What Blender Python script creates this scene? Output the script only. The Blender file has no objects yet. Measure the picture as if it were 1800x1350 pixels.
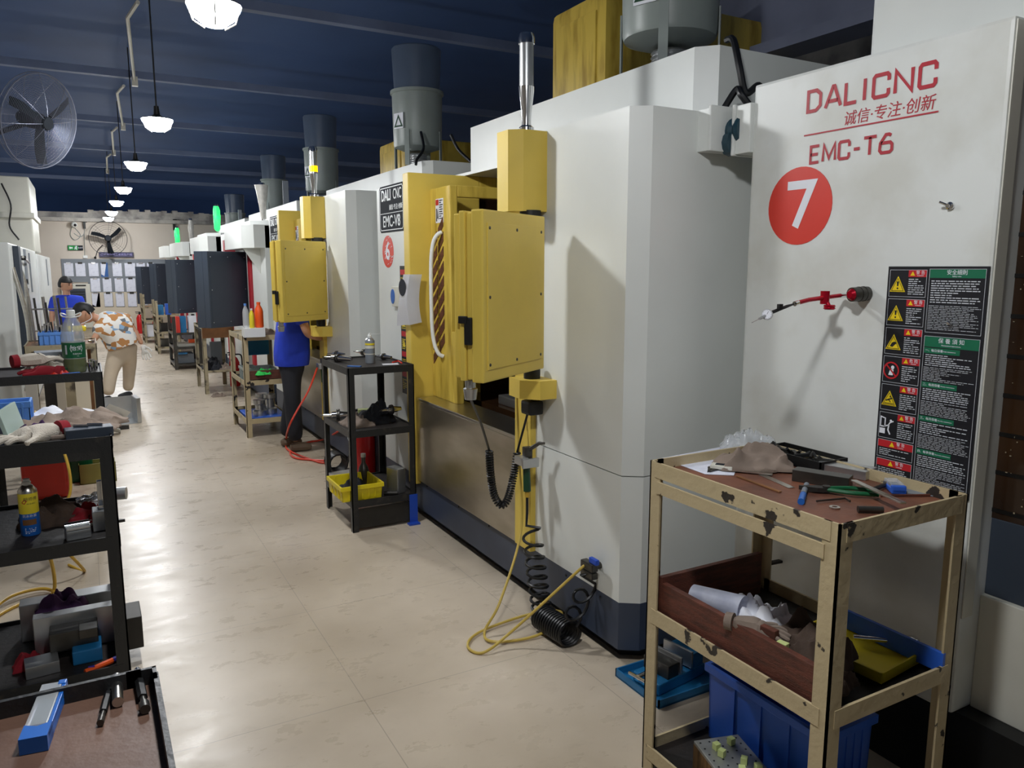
import bpy, bmesh, math, random
from mathutils import Vector as V, Matrix, Euler, noise
R = math.radians; PI = math.pi
rnd = random.Random(7)
S = bpy.context.scene
COL = S.collection
# ---------------------------------------------------------------- camera, world, exposure
FPX = 1345.0; EYE = 1.7; YAW = R(28.963); PITCH = R(8.666)
cd = bpy.data.cameras.new('camera'); cam = bpy.data.objects.new('camera', cd); COL.objects.link(cam)
cd.sensor_width = 36; cd.lens = 36*FPX/1800; cd.clip_start = .02
cam.location = (0, 0, EYE); cam.rotation_euler = (R(90)-PITCH, 0, -YAW)
S.camera = cam
wd = bpy.data.worlds.new('world'); S.world = wd; wd.use_nodes = True
wd.node_tree.nodes['Background'].inputs[0].default_value = (.86, .93, 1, 1)
wd.node_tree.nodes['Background'].inputs[1].default_value = .12
S.view_settings.view_transform = 'Standard'; S.view_settings.look = 'None'
S.view_settings.gamma = 1; S.view_settings.use_curve_mapping = False
S.view_settings.exposure = 0.52
LAMP_STRENGTH = 190.0
# pixel -> place helpers (only used to read off positions on real planes)
_F = V((math.sin(YAW)*math.cos(PITCH), math.cos(YAW)*math.cos(PITCH), -math.sin(PITCH)))
_R = V((math.cos(YAW), -math.sin(YAW), 0)); _U = _R.cross(_F); _C = V((0, 0, EYE))
def ray(x, y): return _F + _R*((x-900)/FPX) + _U*((675-y)/FPX)
def atZ(x, y, z=0.0): d = ray(x, y); return _C + d*((z-EYE)/d.z)
def atX(x, y, X): d = ray(x, y); return _C + d*(X/d.x)
def atY(x, y, Y): d = ray(x, y); return _C + d*(Y/d.y)
# ---------------------------------------------------------------- materials
def lin(h):
    h = h.lstrip('#'); c = [int(h[i:i+2], 16)/255 for i in (0, 2, 4)]
    return tuple((v/12.92 if v <= .04045 else ((v+.055)/1.055)**2.4) for v in c) + (1,)
def mat(name, col, rough=.5, metal=0, var=.06, scale=6, bump=0, col2=None, thr=None, emit=0, alpha=None, trans=0, spec=.5, stretch=None, ecol=None, bscale=None):
    m = bpy.data.materials.new(name); m.use_nodes = True
    nt = m.node_tree; N = nt.nodes; L = nt.links; b = N['Principled BSDF']
    b.inputs['Roughness'].default_value = rough; b.inputs['Metallic'].default_value = metal
    b.inputs['Specular IOR Level'].default_value = spec
    b.inputs['Base Color'].default_value = lin(col)
    tc = N.new('ShaderNodeTexCoord'); mp = N.new('ShaderNodeMapping'); L.new(tc.outputs['Object'], mp.inputs[0])
    if stretch: mp.inputs['Scale'].default_value = stretch
    if var or col2:
        nz = N.new('ShaderNodeTexNoise'); nz.inputs['Scale'].default_value = scale; nz.inputs['Detail'].default_value = 6
        L.new(mp.outputs[0], nz.inputs[0])
        rp = N.new('ShaderNodeValToRGB'); L.new(nz.outputs[0], rp.inputs[0]); e = rp.color_ramp.elements
        c = lin(col)
        if col2:
            e[0].color = lin(col2); e[1].color = c
            t = thr if thr else (.4, .6)
            e[0].position, e[1].position = t
        else:
            e[0].color = tuple(v*(1-var) for v in c[:3])+(1,); e[1].color = tuple(min(1, v*(1+var)) for v in c[:3])+(1,)
            e[0].position, e[1].position = .3, .7
        L.new(rp.outputs[0], b.inputs['Base Color'])
    if bump:
        n2 = N.new('ShaderNodeTexNoise'); n2.inputs['Scale'].default_value = bscale or scale*6; n2.inputs['Detail'].default_value = 4
        L.new(mp.outputs[0], n2.inputs[0])
        bp = N.new('ShaderNodeBump'); bp.inputs['Strength'].default_value = bump; bp.inputs['Distance'].default_value = .01
        L.new(n2.outputs[0], bp.inputs['Height']); L.new(bp.outputs[0], b.inputs['Normal'])
    if emit:
        b.inputs['Emission Color'].default_value = lin(ecol or col); b.inputs['Emission Strength'].default_value = emit
    if trans:
        b.inputs['Transmission Weight'].default_value = trans; b.inputs['IOR'].default_value = 1.2
    if alpha is not None: b.inputs['Alpha'].default_value = alpha
    return m
M = {}
def mk(k, *a, **kw): M[k] = mat(k, *a, **kw)
mk('white', '#dfe2de', .38, var=.035, scale=2.5)
mk('white_plain', '#e2e4e1', .4, var=.02)
mk('offwhite', '#d5d3c6', .42, var=.06, scale=3)
mk('dirty_white', '#dde0dd', .4, scale=3.2, col2='#cfd0c9', thr=(.36, .56))
mk('yellow', '#dcc055', .42, var=.06, scale=4)
mk('yellow_dirty', '#d6b94e', .45, scale=5, col2='#a98a2c', thr=(.3, .55), stretch=(3, 3, .6))
mk('yellow_plastic', '#e4cf1d', .45, var=.06)
mk('navy', '#3c4557', .45, var=.1, scale=5)
mk('slate', '#343d4a', .5, var=.06, scale=4)
mk('black', '#101112', .5, var=.1)
mk('black_rubber', '#141517', .4, var=.1)
mk('black_paint', '#1f2021', .42, scale=14, col2='#3a3530', thr=(.28, .4), bump=.15)
mk('dark_board', '#2a2321', .55, scale=6, col2='#191615', thr=(.4, .65), bump=.2)
mk('steel', '#c9c6bf', .28, metal=1, var=.1, scale=3, stretch=(1, 1, 14))
mk('brushed', '#c3bcae', .33, metal=.9, scale=2.2, col2='#a59d8c', thr=(.35, .65), stretch=(1, 1, 3))
mk('chrome', '#dedede', .14, metal=1, var=.03)
mk('alu', '#c4c6c7', .34, metal=.9, var=.06, scale=10)
mk('dark_steel', '#54524e', .38, metal=.85, var=.2, scale=12)
mk('iron', '#3a3835', .5, metal=.6, var=.2, scale=10)
mk('cream', '#b9a884', .5, scale=11, col2='#2e2823', thr=(.362, .375), bump=.35, bscale=30)
mk('cream_far', '#a3977b', .5, scale=9, col2='#51483a', thr=(.33, .45))
mk('wood_red', '#6b3a2b', .6, scale=9, col2='#4b2a20', thr=(.35, .65), bump=.3, stretch=(1.5, 1.5, 8))
mk('board_brown', '#81503a', .5, scale=8, col2='#5f3b2d', thr=(.3, .7), bump=.15)
mk('tray_brown', '#6d5142', .5, scale=7, col2='#574034', thr=(.3, .7), bump=.12)
mk('wood_far', '#8d6038', .6, scale=6, col2='#6d4828', thr=(.35, .65))
mk('grey_plastic', '#8d9692', .4, var=.05)
mk('smoke_plastic', '#5b6a80', .3, var=.06, alpha=.72)
mk('smoke_lid', '#42536e', .3, var=.05)
mk('red', '#d8392c', .4, var=.04)
mk('red_letter', '#b02331', .45, var=.05)
mk('red_metal', '#b80f2a', .25, metal=.55, var=.05)
mk('red_post', '#a8202c', .45, var=.05)
mk('extinguisher', '#c81c1f', .25, var=.05)
mk('paper', '#e9ebf2', .7, var=.03, scale=5)
mk('paper_mottled', '#dfe2ee', .7, scale=14, col2='#c9cddd', thr=(.3, .5))  # bluish paper whose tone varies at random
mk('ink', '#2a2c33', .7, var=0)
mk('plate', '#23272d', .75, var=.06, spec=.15)
mk('plate_letter', '#dfe3e3', .4, var=0)
mk('sign_black', '#16181f', .4, var=.1)
mk('sign_white', '#c8ccd2', .6, var=0)
mk('sign_green', '#0d6a4a', .45, var=.05)
mk('sign_red', '#c0202a', .45, var=.05)
mk('sign_yellow', '#f0d11c', .4, var=.04)
mk('orange', '#ef5a1c', .4, var=.04)
mk('blue_plastic', '#2f62c8', .4, var=.07)
mk('blue_light', '#5d93de', .42, var=.06)
mk('blue_paint', '#1e6ea2', .4, var=.12, scale=8)
mk('blue_tape', '#1d49b4', .5, var=.05)
mk('purple', '#4a2a58', .85, var=.2, scale=9, bump=.3)
mk('rag', '#85766a', .95, var=.18, scale=7, bump=.25)
mk('rag_dark', '#4a3b31', .95, var=.25, scale=8, bump=.3)
mk('glove', '#c9c0b2', .95, var=.12, scale=14, bump=.4, bscale=160)
mk('glove_red', '#8d1523', .9, var=.1)
mk('yellow_hose', '#cdb154', .35, var=.05)
mk('red_hose', '#d6432c', .35, var=.05)
mk('green_dark', '#12432a', .4, var=.08)
mk('green_tool', '#0f5a35', .35, var=.05)
mk('green_bright', '#36d05a', .5, var=.05)
mk('skin', '#c08f72', .55, var=.05)
mk('hair', '#121110', .6, var=.2)
mk('shirt_blue', '#2340c4', .85, var=.12, scale=8, bump=.15)
mk('trousers', '#c9b9a4', .85, var=.07, scale=5, bump=.12)
mk('trousers_dark', '#1b1d24', .85, var=.15)
mk('shoe', '#23252b', .6, var=.1)
mk('shoe_brown', '#6d5c4a', .7, var=.15)
mk('beige_wall', '#cfc5b8', .75, var=.05, scale=1.3)
mk('wall_low', '#d6cbb6', .7, var=.05, scale=2)
mk('beam_grey', '#7c8298', .6, var=.1, scale=4)
mk('plaster', '#b9b4ac', .8, scale=3, col2='#837f7c', thr=(.4, .6), bump=.5)
mk('board_grey', '#7d838a', .6, var=.04)
mk('window_dark', '#1f1611', .12, scale=3, col2='#3a2616', thr=(.35, .7))
mk('grout', '#0b0908', .4, var=0)
mk('chip', '#d8c8a8', .3, metal=.6, var=0)
mk('lime', '#c9d58c', .35, var=.05)
mk('green_lamp', '#10e060', .3, var=0, emit=4.5)
mk('amber_lamp', '#ffb000', .3, var=0, emit=3)
mk('exit_green', '#0f8a3c', .4, var=0, emit=.25)
mk('clear', '#e8eef0', .08, var=0, trans=.9, alpha=.5)
mk('clear_film', '#e9edf0', .15, var=0, alpha=.35)
mk('water', '#6b7350', .1, var=.05, alpha=.8)
mk('bulb', '#fdfff6', .3, var=0, emit=LAMP_STRENGTH, ecol='#fbfdff')
mk('lamp_glass', '#ffffff', .2, var=0, emit=8)
mk('lens_yellow', '#c9a23a', .35, var=.05)
mk('teal', '#1e3f4c', .4, var=.15)
mk('label_blue', '#1f63b8', .35, var=.03)
mk('label_yellow', '#ead433', .35, var=.03)
mk('fan_wire', '#6c7180', .4, metal=.5, var=0)
mk('led_violet', '#3a3658', .4, var=.1)
mk('led_text', '#8f8ac0', .5, var=0, emit=.3)
mk('cloth_blue', '#3a63a0', .8, var=.1)
mk('lime_glass', '#a9bdb4', .3, var=.05)
mk('olive', '#8a8446', .4, metal=.3, var=.1)
mk('glove_white', '#d9d6d0', .9, var=.06)
mk('alu_stained', '#a9aaa6', .45, metal=.7, var=.12, scale=14)
mk('foil', '#d6d6d8', .25, metal=.8, var=.2, scale=20, bump=.8, bscale=60)
def floor_mat():
    m = bpy.data.materials.new('floor_tiles'); m.use_nodes = True; nt = m.node_tree; N = nt.nodes; L = nt.links
    b = N['Principled BSDF']; b.inputs['Specular IOR Level'].default_value = .4; tc = N.new('ShaderNodeTexCoord'); sp = N.new('ShaderNodeSeparateXYZ'); L.new(tc.outputs['Object'], sp.inputs[0])
    def mth(op, a, bb=None):
        n = N.new('ShaderNodeMath'); n.operation = op
        for i, v in enumerate((a, bb)):
            if v is None: continue
            if isinstance(v, (int, float)): n.inputs[i].default_value = v
            else: L.new(v, n.inputs[i])
        return n.outputs[0]
    def joint(o, off):
        f = mth('FRACT', mth('DIVIDE', mth('SUBTRACT', o, off-9.0), .9))
        d = mth('MINIMUM', f, mth('SUBTRACT', 1.0, f)); return mth('LESS_THAN', d, .0022)
    jn = mth('MAXIMUM', joint(sp.outputs[0], .85), joint(sp.outputs[1], 2.75))
    nz = N.new('ShaderNodeTexNoise'); nz.inputs['Scale'].default_value = .9; nz.inputs['Detail'].default_value = 8; L.new(tc.outputs['Object'], nz.inputs[0])
    rp = N.new('ShaderNodeValToRGB'); L.new(nz.outputs[0], rp.inputs[0]); e = rp.color_ramp.elements
    e[0].position = .32; e[0].color = lin('#ab9c86'); e[1].position = .62; e[1].color = lin('#d0c2ae')
    # scuffs
    mp = N.new('ShaderNodeMapping'); mp.inputs['Scale'].default_value = (1.3, 2.4, 1); mp.inputs['Rotation'].default_value = (0, 0, .5); L.new(tc.outputs['Object'], mp.inputs[0])
    n3 = N.new('ShaderNodeTexNoise'); n3.inputs['Scale'].default_value = 3.5; n3.inputs['Detail'].default_value = 10; n3.inputs['Roughness'].default_value = .7; L.new(mp.outputs[0], n3.inputs[0])
    r3 = N.new('ShaderNodeValToRGB'); L.new(n3.outputs[0], r3.inputs[0]); q = r3.color_ramp.elements
    q[0].position = .28; q[0].color = (.45, .42, .38, 1); q[1].position = .42; q[1].color = (1, 1, 1, 1)
    mx0 = N.new('ShaderNodeMixRGB'); mx0.blend_type = 'MULTIPLY'; mx0.inputs[0].default_value = .26; L.new(rp.outputs[0], mx0.inputs[1]); L.new(r3.outputs[0], mx0.inputs[2])
    mx = N.new('ShaderNodeMixRGB'); L.new(mx0.outputs[0], mx.inputs[1]); mx.inputs[2].default_value = lin('#6d6558'); L.new(mth('MULTIPLY', jn, .42), mx.inputs[0])
    L.new(mx.outputs[0], b.inputs['Base Color'])
    rr = N.new('ShaderNodeMapRange'); L.new(n3.outputs[0], rr.inputs[0]); rr.inputs[1].default_value = .35; rr.inputs[2].default_value = .65; rr.inputs[3].default_value = .38; rr.inputs[4].default_value = .24
    L.new(rr.outputs[0], b.inputs['Roughness'])
    bp = N.new('ShaderNodeBump'); bp.inputs['Strength'].default_value = .12; bp.inputs['Distance'].default_value = .02; L.new(nz.outputs[0], bp.inputs['Height']); L.new(bp.outputs[0], b.inputs['Normal'])
    return m
M['floor'] = floor_mat()
def shirt_mat():
    m = bpy.data.materials.new('leaf_print'); m.use_nodes = True; nt = m.node_tree; N = nt.nodes; L = nt.links
    b = N['Principled BSDF']; b.inputs['Roughness'].default_value = .85
    tc = N.new('ShaderNodeTexCoord'); mp = N.new('ShaderNodeMapping'); mp.inputs['Scale'].default_value = (15, 15, 20); mp.inputs['Rotation'].default_value = (.5, .6, .4); L.new(tc.outputs['Object'], mp.inputs[0])
    vo = N.new('ShaderNodeTexVoronoi'); vo.inputs['Scale'].default_value = 1.0; L.new(mp.outputs[0], vo.inputs[0])
    sp = N.new('ShaderNodeSeparateColor'); L.new(vo.outputs['Color'], sp.inputs[0])
    rp = N.new('ShaderNodeValToRGB'); rp.color_ramp.interpolation = 'CONSTANT'; L.new(sp.outputs[0], rp.inputs[0]); e = rp.color_ramp.elements
    e[0].color = lin('#e9e6e0'); e[0].position = 0; e[1].color = lin('#b9834f'); e[1].position = .42
    x = e.new(.72); x.color = lin('#8aa9c8'); x = e.new(.84); x.color = lin('#6b6f73'); x = e.new(.9); x.color = lin('#e9e6e0')
    L.new(rp.outputs[0], b.inputs['Base Color']); return m
M['leaf_print'] = shirt_mat()
# ---------------------------------------------------------------- mesh builder
W = {}
def wm(o): return W.get(o.name, Matrix.Identity(4)) if o else Matrix.Identity(4)
def tag(o, label=None, cat=None, group=None, kind=None):
    if label: o['label'] = label
    if cat: o['category'] = cat
    if group: o['group'] = group
    if kind: o['kind'] = kind
    return o
def empty(name, label, cat, loc, rz=0, group=None):
    o = bpy.data.objects.new(name, None); COL.objects.link(o); o.empty_display_size = .1
    o.location = loc; o.rotation_euler = (0, 0, rz)
    W[o.name] = Matrix.Translation(loc) @ Matrix.Rotation(rz, 4, 'Z')
    return tag(o, label, cat, group)
def catmull(pts, n=8):
    P = [V(p) for p in pts]; out = []
    Q = [P[0]*2-P[1]] + P + [P[-1]*2-P[-2]]
    for i in range(1, len(Q)-2):
        a, b, c, d = Q[i-1:i+3]
        for k in range(n):
            t = k/n
            out.append(.5*((2*b)+(c-a)*t+(2*a-5*b+4*c-d)*t*t+(3*b-a-3*c+d)*t**3))
    out.append(P[-1]); return out
class MB:
    def __init__(s): s.bm = bmesh.new(); s.mi = 0
    def _f(s, vs):
        try:
            f = s.bm.faces.new(vs); f.material_index = s.mi; return f
        except ValueError: return None
    def quad(s, *p): s._f([s.bm.verts.new(q) for q in p]); return s
    def box(s, x0, x1, y0, y1, z0, z1, bev=0, mtx=None):
        v = [s.bm.verts.new((x, y, z)) for z in (z0, z1) for y in (y0, y1) for x in (x0, x1)]
        fs = [s._f([v[i] for i in q]) for q in ((0, 2, 3, 1), (4, 5, 7, 6), (0, 1, 5, 4), (2, 6, 7, 3), (0, 4, 6, 2), (1, 3, 7, 5))]
        if mtx:
            for q in v: q.co = mtx @ q.co
        if bev:
            es = list({e for f in fs for e in f.edges})
            r = bmesh.ops.bevel(s.bm, geom=es, offset=bev, segments=2, affect='EDGES', profile=.6)
            for f in r['faces']: f.material_index = s.mi
        return s
    def prism(s, pts, z0, z1, mtx=None):
        a = sum(pts[i][0]*pts[(i+1) % len(pts)][1]-pts[(i+1) % len(pts)][0]*pts[i][1] for i in range(len(pts)))
        if a < 0: pts = pts[::-1]
        lo = [s.bm.verts.new((p[0], p[1], z0)) for p in pts]; hi = [s.bm.verts.new((p[0], p[1], z1)) for p in pts]
        n = len(pts); s._f(lo[::-1]); s._f(hi)
        for i in range(n): s._f([lo[i], lo[(i+1) % n], hi[(i+1) % n], hi[i]])
        if mtx:
            for q in lo+hi: q.co = mtx @ q.co
        return s
    def cyl(s, p0, p1, r, r2=None, n=16, cap=True):
        p0 = V(p0); p1 = V(p1); r2 = r if r2 is None else r2
        q = (p1-p0).to_track_quat('Z', 'Y').to_matrix()
        A = []; B = []
        for i in range(n):
            d = q @ V((math.cos(2*PI*i/n), math.sin(2*PI*i/n), 0)); A.append(s.bm.verts.new(p0+d*r)); B.append(s.bm.verts.new(p1+d*r2))
        for i in range(n): s._f([A[i], A[(i+1) % n], B[(i+1) % n], B[i]])
        if cap: s._f(A[::-1]); s._f(B)
        return s
    def lathe(s, prof, c=(0, 0, 0), mtx=None, n=20, cap=True):
        c = V(c); rings = []
        for r, z in prof:
            ring = [s.bm.verts.new((r*math.cos(2*PI*i/n), r*math.sin(2*PI*i/n), z)) for i in range(n)]
            for q in ring: q.co = (mtx @ q.co if mtx else q.co) + c
            rings.append(ring)
        for a, b in zip(rings, rings[1:]):
            for i in range(n): s._f([a[i], a[(i+1) % n], b[(i+1) % n], b[i]])
        if cap: s._f(rings[0][::-1]); s._f(rings[-1])
        return s
    def tube(s, pts, r, n=8, closed=False, cap=True):
        P = [V(p) for p in pts]; m = len(P); rings = []; nrm = None
        for i in range(m):
            a = P[i-1] if (i or closed) else P[i]; b = P[(i+1) % m] if (i < m-1 or closed) else P[i]
            t = (b-a).normalized()
            if nrm is None:
                nrm = t.orthogonal().normalized()
            else:
                nrm = nrm - t*nrm.dot(t); nrm = nrm.normalized() if nrm.length > 1e-6 else t.orthogonal().normalized()
            bi = t.cross(nrm); rr = r[i] if isinstance(r, (list, tuple)) else r
            rings.append([s.bm.verts.new(P[i]+nrm*rr*math.cos(2*PI*k/n)+bi*rr*math.sin(2*PI*k/n)) for k in range(n)])
        for i in range(m if closed else m-1):
            A = rings[i]; B = rings[(i+1) % m]
            for k in range(n): s._f([A[k], A[(k+1) % n], B[(k+1) % n], B[k]])
        if cap and not closed: s._f(rings[0][::-1]); s._f(rings[-1])
        return s
    def ball(s, c, r, sc=(1, 1, 1), u=16, v=10):
        mtx = Matrix.Translation(c) @ Matrix.Diagonal((r*sc[0], r*sc[1], r*sc[2], 1))
        g = bmesh.ops.create_uvsphere(s.bm, u_segments=u, v_segments=v, radius=1, matrix=mtx)
        for q in g['verts']:
            for f in q.link_faces: f.material_index = s.mi
        return s
    def text(s, t, size, mtx, ext=.0006, align='CENTER', off=0):
        cu = bpy.data.curves.new('tmp_text', 'FONT'); cu.body = t; cu.size = size; cu.align_x = align; cu.align_y = 'CENTER'; cu.extrude = ext; cu.offset = off; cu.resolution_u = 3
        o = bpy.data.objects.new('tmp_text', cu); me = o.to_mesh()
        n0 = len(s.bm.verts); f0 = len(s.bm.faces)
        if me: s.bm.from_mesh(me)
        s.bm.verts.ensure_lookup_table(); s.bm.faces.ensure_lookup_table()
        for q in s.bm.verts[n0:]: q.co = mtx @ q.co
        for f in s.bm.faces[f0:]: f.material_index = s.mi
        o.to_mesh_clear(); bpy.data.objects.remove(o); bpy.data.curves.remove(cu); return s
    def ribbon(s, pts, w, mtx, closed=False, t=.0008):
        P = [V((p[0], p[1])) for p in pts]; m = len(P); Lp = []; Rp = []
        for i in range(m):
            d0 = (P[i]-P[i-1]).normalized() if (i or closed) else None
            d1 = (P[(i+1) % m]-P[i]).normalized() if (i < m-1 or closed) else None
            if d0 is None: d0 = d1
            if d1 is None: d1 = d0
            n0 = V((-d0.y, d0.x)); n1 = V((-d1.y, d1.x)); b = (n0+n1); b = b.normalized() if b.length > 1e-6 else n0
            k = min(2.0, 1/max(.3, b.dot(n0)))
            Lp.append(P[i]+b*w/2*k); Rp.append(P[i]-b*w/2*k)
        mkv = lambda p: s.bm.verts.new(mtx @ V((p.x, p.y, t)))
        Lv = [mkv(p) for p in Lp]; Rv = [mkv(p) for p in Rp]
        for i in range(m if closed else m-1):
            j = (i+1) % m; s._f([Rv[i], Rv[j], Lv[j], Lv[i]])
        return s
    def plate(s, pts, mtx, t=.001):
        """flat polygon with thickness t standing on the plane of mtx"""
        return s.prism(pts, 0, t, mtx)
    def disc(s, cx, cy, rx, ry, mtx, t=.001, n=40):
        return s.prism([(cx+rx*math.cos(2*PI*i/n), cy+ry*math.sin(2*PI*i/n)) for i in range(n)], 0, t, mtx)
    def build(s, name, m, parent=None, smooth=False, label=None, mats=None, kind=None):
        me = bpy.data.meshes.new(name)
        bmesh.ops.recalc_face_normals(s.bm, faces=s.bm.faces)
        if parent is not None: s.bm.transform(wm(parent).inverted())
        s.bm.to_mesh(me); s.bm.free()
        for k in ([m] + (mats or [])): me.materials.append(M[k] if isinstance(k, str) else k)
        if smooth:
            for p in me.polygons: p.use_smooth = True
            me.set_sharp_from_angle(angle=R(40))
        o = bpy.data.objects.new(name, me); COL.objects.link(o)
        if parent is not None:
            o.parent = parent; W[o.name] = wm(parent)
        return tag(o, label, kind=kind)
def single(name, label, cat, mb, m, group=None, smooth=False, mats=None, base=None):
    """a thing that is one mesh; its origin is put at its base"""
    me_c = base
    if me_c is None:
        mb.bm.verts.ensure_lookup_table()
        xs = [v.co for v in mb.bm.verts]
        me_c = V((sum(c.x for c in xs)/len(xs), sum(c.y for c in xs)/len(xs), min(c.z for c in xs)))
    mb.bm.transform(Matrix.Translation(-V(me_c)))
    o = mb.build(name, m, None, smooth, None, mats); o.location = me_c; W[o.name] = Matrix.Translation(me_c)
    return tag(o, label, cat, group)
def dup(root, loc, rz=None, label=None, group=None):
    r = root.copy(); COL.objects.link(r); r.location = loc
    if rz is not None: r.rotation_euler = (0, 0, rz)
    if label: r['label'] = label
    if group: r['group'] = group
    W[r.name] = Matrix.Translation(loc) @ Matrix.Rotation(r.rotation_euler.z, 4, 'Z')
    def rec(src, dst):
        for ch in list(src.children):
            c = ch.copy(); COL.objects.link(c); c.parent = dst; W[c.name] = W[r.name]; rec(ch, c)
    rec(root, r); return r
def frame(o, x, y, z=None):
    x = V(x); y = V(y); z = x.cross(y) if z is None else V(z)
    m = Matrix.Identity(4)
    for i, c in enumerate((x, y, z)):
        for j in range(3): m[j][i] = c[j]
    for j in range(3): m[j][3] = o[j]
    return m
def onfront(X, Y, Z): return frame((X, Y, Z), (0, -1, 0), (0, 0, 1))       # faces the aisle (-X)
def onend(X, Y, Z): return frame((X, Y, Z), (1, 0, 0), (0, 0, 1))          # faces the camera (-Y)
def loc_m(p, rz=0, rx=0, ry=0): return Matrix.Translation(p) @ Matrix.Rotation(rz, 4, 'Z') @ Matrix.Rotation(ry, 4, 'Y') @ Matrix.Rotation(rx, 4, 'X')
def skin(name, verts, edges, m, parent, sub=2, root=0, label=None, fuse=0, cut=None):
    """one continuous tapering surface grown round a skeleton: verts are (x,y,z,r) or (x,y,z,rx,ry)"""
    me = bpy.data.meshes.new(name); me.from_pydata([v[:3] for v in verts], edges, [])
    o = bpy.data.objects.new(name, me); COL.objects.link(o)
    md = o.modifiers.new('s', 'SKIN'); md.use_smooth_shade = True
    sv = me.skin_vertices[0].data
    for i, v in enumerate(verts):
        sv[i].radius = (v[3], v[4] if len(v) > 4 else v[3]); sv[i].use_root = (i == root)
    o.modifiers.new('u', 'SUBSURF').levels = sub
    if fuse:
        rm = o.modifiers.new('r', 'REMESH'); rm.mode = 'VOXEL'; rm.voxel_size = fuse
        sm = o.modifiers.new('m', 'SMOOTH'); sm.factor = .5; sm.iterations = 8
    bpy.context.view_layer.update()
    ne = bpy.data.meshes.new_from_object(o.evaluated_get(bpy.context.evaluated_depsgraph_get()))
    bpy.data.objects.remove(o); bpy.data.meshes.remove(me)
    bm = bmesh.new(); bm.from_mesh(ne); bpy.data.meshes.remove(ne)
    mb = MB(); mb.bm.free(); mb.bm = bm
    if cut:
        bmesh.ops.bisect_plane(bm, geom=bm.verts[:]+bm.edges[:]+bm.faces[:], plane_co=cut[0], plane_no=cut[1], clear_outer=True)
        bmesh.ops.holes_fill(bm, edges=[e for e in bm.edges if e.is_boundary])
    for f in bm.faces: f.material_index = 0
    if parent is None: return mb
    return mb.build(name, m, parent, True, label)
def chain(n, start=0): return [(start+i, start+i+1) for i in range(n-1)]
def cloth_mb(c, sx, sy, h, seed, rz=0, n=30, fold=1.0, th=.004):
    """a crumpled piece of cloth lying at c"""
    mb = MB(); rr = random.Random(seed); ox = rr.uniform(0, 50); g = {}
    mt = loc_m(c, rz)
    for sgn in (0, 1):
        for i in range(n+1):
            for j in range(n+1):
                u = i/n*2-1; v = j/n*2-1
                k = 1+.16*noise.noise(V((u*1.6+ox, v*1.6, sgn*0)))+.1*noise.noise(V((u*4, v*4+ox, 3)))
                x = u*sx/2*k*(1-.12*v*v); y = v*sy/2*k*(1-.12*u*u)
                e = max(0, 1-max(abs(u), abs(v))**4)
                wv = V((u*1.3*fold+ox, v*1.3*fold, 7)); th1 = ox % 3.1
                ph = (u*math.cos(th1)+v*math.sin(th1))*3.2*fold+3.4*noise.noise(wv)
                ph2 = (-u*math.sin(th1)+v*math.cos(th1))*2.1*fold+3.0*noise.noise(wv*1.4+V((9, 0, 0)))
                fd = .5+.5*math.sin(ph*1.6); fd2 = .5+.5*math.sin(ph2*1.8+1)
                z = h*e*(.22+.5*fd**1.5*(.5+.5*fd2)+.38*fd2*(1-u*u)*(1-v*v)) + h*.10*(.5+noise.noise(V((u*2.3+ox, v*2.3, 2))))*.8
                z = max(z, .001)
                g[sgn, i, j] = mb.bm.verts.new(mt @ V((x, y, z*sgn*1.0 + (0 if sgn == 0 else th) - (0 if sgn else 0))))
                if sgn == 0: g[sgn, i, j].co = mt @ V((x, y, max(0, z-th*1.5)))
    for i in range(n):
        for j in range(n):
            mb._f([g[1, i, j], g[1, i+1, j], g[1, i+1, j+1], g[1, i, j+1]])
            mb._f([g[0, i, j], g[0, i, j+1], g[0, i+1, j+1], g[0, i+1, j]])
    for i in range(n):
        for a, b in (((i, 0), (i+1, 0)), ((i+1, n), (i, n)), ((0, i+1), (0, i)), ((n, i), (n, i+1))):
            mb._f([g[0, a[0], a[1]], g[0, b[0], b[1]], g[1, b[0], b[1]], g[1, a[0], a[1]]])
    return mb
# ================================================================ SETTING
def struct(name, mb, m, mats=None): return mb.build(name, m, None, False, None, mats, kind='structure')
YW = 22.4
struct('floor', MB().box(-4.2, 7.2, -9, YW+.2, -.1, 0), 'floor')
mk('ceiling_navy', '#3a5686', .75, var=.12, scale=.8)
mk('beam_navy', '#6f7c9a', .7, var=.12, scale=3)
struct('ceiling', MB().box(-4.2, 7.2, -9, YW+8, 4.1, 4.2), 'ceiling_navy')
struct('wall_back', MB().box(-4.2, 7.2, YW, YW+.2, 0, 3.06), 'beige_wall')
struct('trim_1', MB().box(-4.2, 7.2, YW-.03, YW+.0, 0, 1.07), 'wall_low')
lp = MB()
for i in range(44):
    x = -1.5+i*.13
    if .1 < x < 3.4: lp.box(x, x+.13, YW-.12, YW+.25, 3.06, 3.1+.12*abs(noise.noise(V((x*3, 1, 2)))))
struct('trim_2', lp, 'plaster')
struct('trim_3', MB().box(-1.6, 4.5, YW-.22, YW-.001, 2.83, 2.92).box(-1.6, 4.5, YW-.1, YW-.001, 2.93, 3.06), 'plaster')
struct('wall_far_added', MB().box(-4.2, 7.2, YW+8, YW+8.2, 0, 4.2), 'ceiling_navy')  # added dark wall, keeps world light out of the gap above the end wall
struct('wall_left', MB().box(-4.3, -4.2, -9, YW, 0, 4.1), 'beige_wall')
struct('wall_right', MB().box(7.2, 7.3, -9, YW, 0, 4.1), 'beige_wall')
for i, y in enumerate((6.9, 9.93, 13.02, 16.1, 18.83, 21.75)):
    struct('trim_%d' % (4+i), MB().box(-4.2, 7.2, y, y+.09, 3.80, 3.88), 'beam_navy')
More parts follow.
